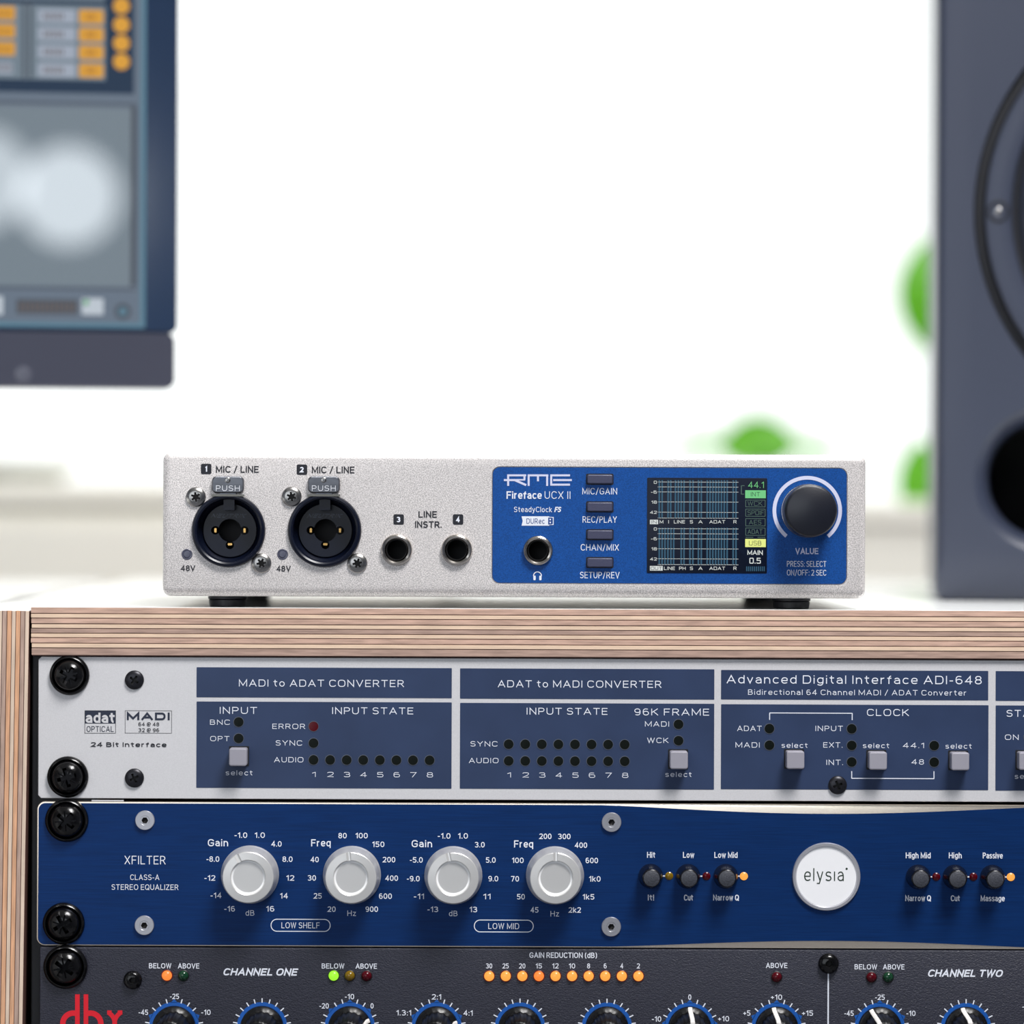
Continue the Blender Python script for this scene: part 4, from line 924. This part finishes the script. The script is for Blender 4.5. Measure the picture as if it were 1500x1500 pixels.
sobj('woofer_frame', lathe([(379, 60), (379, 12), (366, 10), (362, 1), (358, -1), (330, -1.5), (322, 0), (318, 8), (309, 12), (309, 40), (379, 60)], 96, mis=[1, 1, 1, 0, 0, 0, 0, 1, 1, 0]), [spm, spk_dark], (wx, 0, wz))
sobj('rubber_surround', lathe([(310, 14), (304, 4), (290, -8), (272, -10), (256, -2), (248, 14), (246, 22), (310, 22), (310, 14)], 96), mat('rubber surround', RGB(38, 42, 54), .5), (wx, 0, wz))
sobj('cone', lathe([(250, 18), (120, 72), (90, 80), (88, 76), (60, 52), (30, 42), (0, 40)], 72), mat('woofer cone', RGB(30, 32, 40), .5), (wx, 0, wz))
sc_ = tomesh('screw', lathe([(18, -1.5), (16, -2.6), (14, 0), (9, 3), (8, 1), (5, -1), (0, -1)], 24, mis=[0, 0, 0, 0, 1, 1]), [blk_deep, steel])
for k in range(8):
    a_ = PI + 2 * PI * k / 8; sobj('screw', sc_, None, (wx + 341 * math.cos(a_), -1, wz + 341 * math.sin(a_) - 0))
sobj('tweeter', lathe([(150, 2), (150, -6), (140, -8), (80, 6), (60, 12), (50, 0), (30, -12), (0, -18)], 64), spk_dark, (wx, 0, min(wz + 381 + 175, H - 170)))

# ================================================================== MONITOR
MD = .16 * U; km = (DU + MD) / DU; mA = math.radians(8)
pr = T(259.5, 480, MD)
mon = bpy.data.objects.new('monitor', None); COL.objects.link(mon); mon.empty_display_size = .03
place(mon, (pr[0], MD, pr[2]), None); mon.rotation_euler = (0, 0, mA)   # left part comes towards the camera
props(mon, 'flat black framed computer monitor showing a mixer window, standing on the desk', 'monitor')
def ML(px, py): t = T(px, py, MD); return ((t[0] - pr[0]) / math.cos(mA), t[2] - pr[2])
def mobj(name, bm, m, label=None, loc=(0, 0, 0), smooth=38, parent=None):
    o = bpy.data.objects.new(name, tomesh(name, bm, m, smooth)); COL.objects.link(o); o.parent = parent or mon; o.location = tuple(v * S for v in loc); return props(o, label)
bez = mat('dark glass bezel', RGB(30, 45, 68), .12, spec=.6)
chin = mat('dark metal chin', RGB(58, 60, 74), .35, .3)
MW = 2450; MH = 1520
xs1, zs = ML(213, 481)
zc = ML(256, 487)[1]; zbt = ML(256, 569)[1]
bm = bmesh.new(); loft(bm, [(rrect(-MW + 3, zc + 2, -3, zc + MH - 3, 9, 6), 0), (rrect(-MW, zc, 0, zc + MH, 11, 6), 3), (rrect(-MW, zc, 0, zc + MH, 11, 6), 80), (rrect(-MW + 60, zc + 60, -60, zc + MH - 60, 40, 6), 120)])
mobj('housing', bm, bez)
bm = bmesh.new(); b_ = [rrect(-MW + 4 + i, zbt + i, -4 - i, zc - 1, 15 - i, 6) for i in (2.5, 0)]
loft(bm, [(b_[0], 0), (b_[1], 3), (b_[1], 70)]); ch_ = mobj('chin', bm, chin)
obx = mobj('power_button', lathe([(0, .5), (14, .5), (14, -1), (12, -1.6), (0, -1.6)], 24), mat('grey button', RGB(74, 76, 88), .35), loc=(ML(38, 550)[0], 0, ML(38, 550)[1]))
# screen
scm = mat('screen glass', RGB(20, 24, 30), .02, spec=.5)
scx0 = -MW + 50
bm = bmesh.new(); box(bm, scx0, -.6, zs, xs1, .4, zc + MH - 50); scr = mobj('screen', bm, scm)
def em(name, c, e=.8):
    m = mat('screen ' + name, RGB(*c), .02, emit=e)
    m.node_tree.nodes['Principled BSDF'].inputs['Base Color'].default_value = (0.01, 0.01, 0.012, 1); return m
sm = [em('frame grey', (112, 126, 142)), em('teal edge', (100, 140, 160)), em('dark panel', (36, 58, 82)), em('orange', (236, 172, 62)), em('pale field', (172, 182, 198)), em('plate', (124, 140, 152)), em('line', (84, 92, 102)), em('white', (205, 215, 225)), em('green', (70, 170, 90)), em('text', (110, 100, 96)), em('lower panel', (128, 142, 152)), em('brown text', (190, 130, 50))]
bm = bmesh.new()
def mr(px0, py0, px1, py1, mi, off, r=0.0):
    a = ML(px0, py0); b = ML(px1, py1)
    flat(bm, rrect(a[0], a[1], b[0], b[1], max(r, .01), 4 if r > .1 else 1), -.6 - off, mi)
mr(-1700, -600, 213, 481, 1, .1); mr(-1700, -600, 206, 474, 0, .2)
mr(-600, -500, 197, 139, 2, .3); mr(-600, -500, 155, 4, 5, .4)
mr(-600, 8, 156, 120, 5, .4); mr(37, 8, 41, 118, 6, .5); mr(46, 8, 50, 118, 6, .5)
for i, y in enumerate((17, 43, 69, 95.5)):
    mr(118, y, 153, y + 20.5, 3, .6, 3); mr(59, y, 113, y + 20.5, 4, .6, 2); mr(-22, y - (3 if i < 3 else 0), 26 if i < 3 else 23, y + 17, 3 if i < 3 else 4, .6, 2)
    for q_ in range(5): mr(68 + q_ * 6, y + 6, 71 + q_ * 6, y + 15, 9, .8)
    for q_ in range(3): mr(128 + q_ * 5, y + 6, 131 + q_ * 5, y + 15, 11, .8)
    for q_ in range(5): mr(-4 + q_ * 5.5, y + 3, -1.5 + q_ * 5.5, y + 13, 11 if i < 3 else 9, .8)
for y in (10.5, 38, 65, 92): a = ML(179, y); flat(bm, circ(a[0], a[1], 12 * km, 24), -1.2, 3)
mr(-600, 150, 200, 156, 6, .4); mr(-600, 157, 192, 420, 10, .4); mr(192, 157, 200, 420, 6, .35); mr(-600, 420, 200, 426, 6, .35)
mr(25, 432, 160, 468, 0, .5); mr(28, 440, 116, 462, 6, .6)
for q_ in range(12): mr(32 + q_ * 7, 444, 35.5 + q_ * 7, 459, 9, .8)
mr(122, 438, 153, 462, 7, .7, 2); mr(-30, 436, 9, 463, 7, .7, 2); a = ML(128, 444); flat(bm, circ(a[0], a[1], 4 * km, 12), -1.5, 8)
a = ML(181, 457); flat(bm, circ(a[0], a[1], 12 * km, 24), -1.2, 6); flat(bm, circ(a[0], a[1], 6 * km, 24), -1.4, 1)
sgm = mobj('screen_graphics', bm, sm)
# stand
deskz = (dzt - CZ) * U - pr[2]
stm = mat('dark stand metal', RGB(60, 62, 72), .35, .6)
bm = bmesh.new(); box(bm, -MW / 2 - 120, 100, deskz + 30, -MW / 2 + 120, 130, zc + 700); bmesh.ops.bevel(bm, geom=bm.edges[:], offset=6, segments=2, affect='EDGES'); mobj('stand_neck', bm, stm)
bm = bmesh.new(); box(bm, -MW / 2 - 400, -160, deskz, -MW / 2 + 400, 500, deskz + 30); bmesh.ops.bevel(bm, geom=bm.edges[:], offset=8, segments=2, affect='EDGES'); mobj('stand_foot', bm, stm)

# lamps behind the camera (seen as soft discs in the monitor glass)
def mirror_lamp(name, px, py, L, size, rad):
    cpos = Vector((0, -D, CZ)); t = T(px, py, 0); d = (Vector((t[0] * S, 0, CZ + t[2] * S)) - cpos).normalized()
    n = Vector((math.sin(mA), -math.cos(mA), 0)); p = Vector((pr[0] * S, MD * S, CZ))
    s = (p - cpos).dot(n) / d.dot(n); hit = cpos + d * s; r = d - 2 * d.dot(n) * n
    loc = hit + r * L
    area(name, loc, hit, size, size, rad * PI * PI * (size / 2) ** 2, (.9, .96, 1.0), 'DISK')
mirror_lamp('round_lamp', 100, 287, 1.2, .0665, 13)
mirror_lamp('round_lamp', -28, 262, 1.2, .0665, 10)

# ================================================================== PLANTS
lf = bpy.data.materials.new('fresh green leaf'); lf.use_nodes = True; nt = lf.node_tree; b = nt.nodes['Principled BSDF']
b.inputs['Base Color'].default_value = RGB(104, 172, 44); b.inputs['Roughness'].default_value = .4
trn = nt.nodes.new('ShaderNodeBsdfTranslucent'); trn.inputs[0].default_value = RGB(136, 196, 62); mx = nt.nodes.new('ShaderNodeMixShader'); mx.inputs[0].default_value = .55
nz_ = nt.nodes.new('ShaderNodeTexNoise'); nz_.inputs['Scale'].default_value = 60; mr_ = nt.nodes.new('ShaderNodeMapRange'); mr_.inputs[3].default_value = .45; mr_.inputs[4].default_value = .65
nt.links.new(nz_.outputs[0], mr_.inputs[0]); nt.links.new(mr_.outputs[0], mx.inputs[0])
nt.links.new(b.outputs[0], mx.inputs[1]); nt.links.new(trn.outputs[0], mx.inputs[2]); nt.links.new(mx.outputs[0], nt.nodes['Material Output'].inputs[0])
stemm = mat('green stem', RGB(110, 150, 60), .5, noise=(80, .1, ONE))
def leaf_bm(base, tip, wid, nrm, bend=.12):
    bm = bmesh.new(); a = Vector(base); v = Vector(tip) - a; L = v.length; v.normalize(); n = Vector(nrm); n = (n - n.dot(v) * v).normalized(); u = v.cross(n)
    NU, NV = 12, 6; g = []
    for i in range(NU + 1):
        f = i / NU; hw_ = wid / 2 * (math.sin(PI * min(max(f, .012), .988)) ** .62) 
        row = []
        for j in range(NV + 1):
            q = 2 * j / NV - 1; row.append(bm.verts.new(a + v * L * f + u * hw_ * q + n * (bend * L * math.sin(PI * f) * .6 + abs(q) * hw_ * .18)))
        g.append(row)
    for i in range(NU):
        for j in range(NV): bm.faces.new((g[i][j], g[i + 1][j], g[i + 1][j + 1], g[i][j + 1]))
    r = bmesh.ops.extrude_face_region(bm, geom=bm.faces[:]); bmesh.ops.translate(bm, verts=[e for e in r['geom'] if isinstance(e, bmesh.types.BMVert)], vec=n * 3)
    return bm
def tube_bm(p, q, r0, r1, sag=0):
    bm = bmesh.new(); p = Vector(p); q = Vector(q); rs = []
    for i in range(9):
        f = i / 8; c = p.lerp(q, f) + Vector((0, 0, sag * math.sin(PI * f))); rr = r0 + (r1 - r0) * f
        rs.append([bm.verts.new(c + Vector((math.cos(k * PI / 4), math.sin(k * PI / 4), 0)) * rr) for k in range(8)])
    for a, b in zip(rs, rs[1:]):
        for k in range(8): bm.faces.new((a[k], a[(k + 1) % 8], b[(k + 1) % 8], b[k]))
    bm.faces.new(rs[0]); bm.faces.new(rs[-1]); return bm
PY = .92 * U
sz = (sillz - CZ) * U
def plant(px, label, potcol, leaves, potr=190, poth=190):
    x = T(px, 700, PY)[0]
    pr_ = empty('potted_plant', (x, PY, sz), label, 'potted plant')
    bm = bmesh.new(); rs = []
    for r, z in ((potr * .72, 0), (potr * .76, 6), (potr * .98, poth - 8), (potr, poth), (potr * .93, poth), (potr * .9, poth - 30), (0.1, poth - 30)):
        rs.append([bm.verts.new((r * math.cos(2 * PI * i / 32), r * math.sin(2 * PI * i / 32), z)) for i in range(32)])
    for a, b in zip(rs, rs[1:]):
        for i in range(32): bm.faces.new((a[i], a[(i + 1) % 32], b[(i + 1) % 32], b[i]))
    bm.faces.new(rs[0])
    obj('pot', bm, potcol, pr_, (x, PY, sz))
    for (bx_, by_, bz_, tx, ty, tz, wd, nr) in leaves:
        root = (random.uniform(-30, 30), random.uniform(-30, 30), poth - 30)
        obj('stem', tube_bm(root, (bx_, by_, bz_), 6, 3.5), stemm, pr_, (x, PY, sz))
        obj('leaf', leaf_bm((bx_, by_, bz_), (tx, ty, tz), wd, nr), lf, pr_, (x, PY, sz))
kp = (DU + PY) / DU
def L2(px, cx, py): t = T(cx, py, PY); return (t[0] - T(px, 700, PY)[0], t[2] - sz)
white_pot = mat('white ceramic pot', RGB(225, 226, 222), .35, noise=(30, .03, ONE))
a0 = L2(1112, 1085, 660); a1 = L2(1112, 1112, 612)
LA = [(L2(1112, 1053, 652)[0], 0, L2(1112, 1053, 655)[1], L2(1112, 1168, 650)[0], -20, L2(1112, 1168, 652)[1], 150, (.1, -1, .35)),
      (-60, 20, 150, -230, 30, 120, 110, (0, -.3, 1)), (60, 10, 150, 200, -10, 105, 110, (0, -.3, 1)), (0, -40, 140, 30, -110, 120, 100, (0, -.6, 1))]
plant(1112, 'small plant in a low white pot on the sill, round leaf above the interface', white_pot, LA, 150, 95)
q = lambda cx, py: L2(1425, cx, py)
LB = []
b0 = q(1368, 520); b1 = q(1366, 346); LB.append((b0[0], -20, b0[1], b1[0], -10, b1[1], 108 * kp, (-.1, -1, .1)))
b0 = q(1350, 772); b1 = q(1345, 646); LB.append((b0[0], -30, b0[1], b1[0], -40, b1[1], 74 * kp, (-.1, -1, .15)))
for tx_, ty_, hz in ((60, 20, 620), (170, -30, 470), (120, 40, 330), (-20, 60, 420)):
    LB.append((tx_, ty_, hz - 120, tx_ + 40, ty_ - 20, hz + 100, 150, (.3, -1, .3)))
plant(1425, 'taller green plant in a white pot on the sill, partly hidden by the loudspeaker', white_pot, LB, 105, 150)

flush_text()
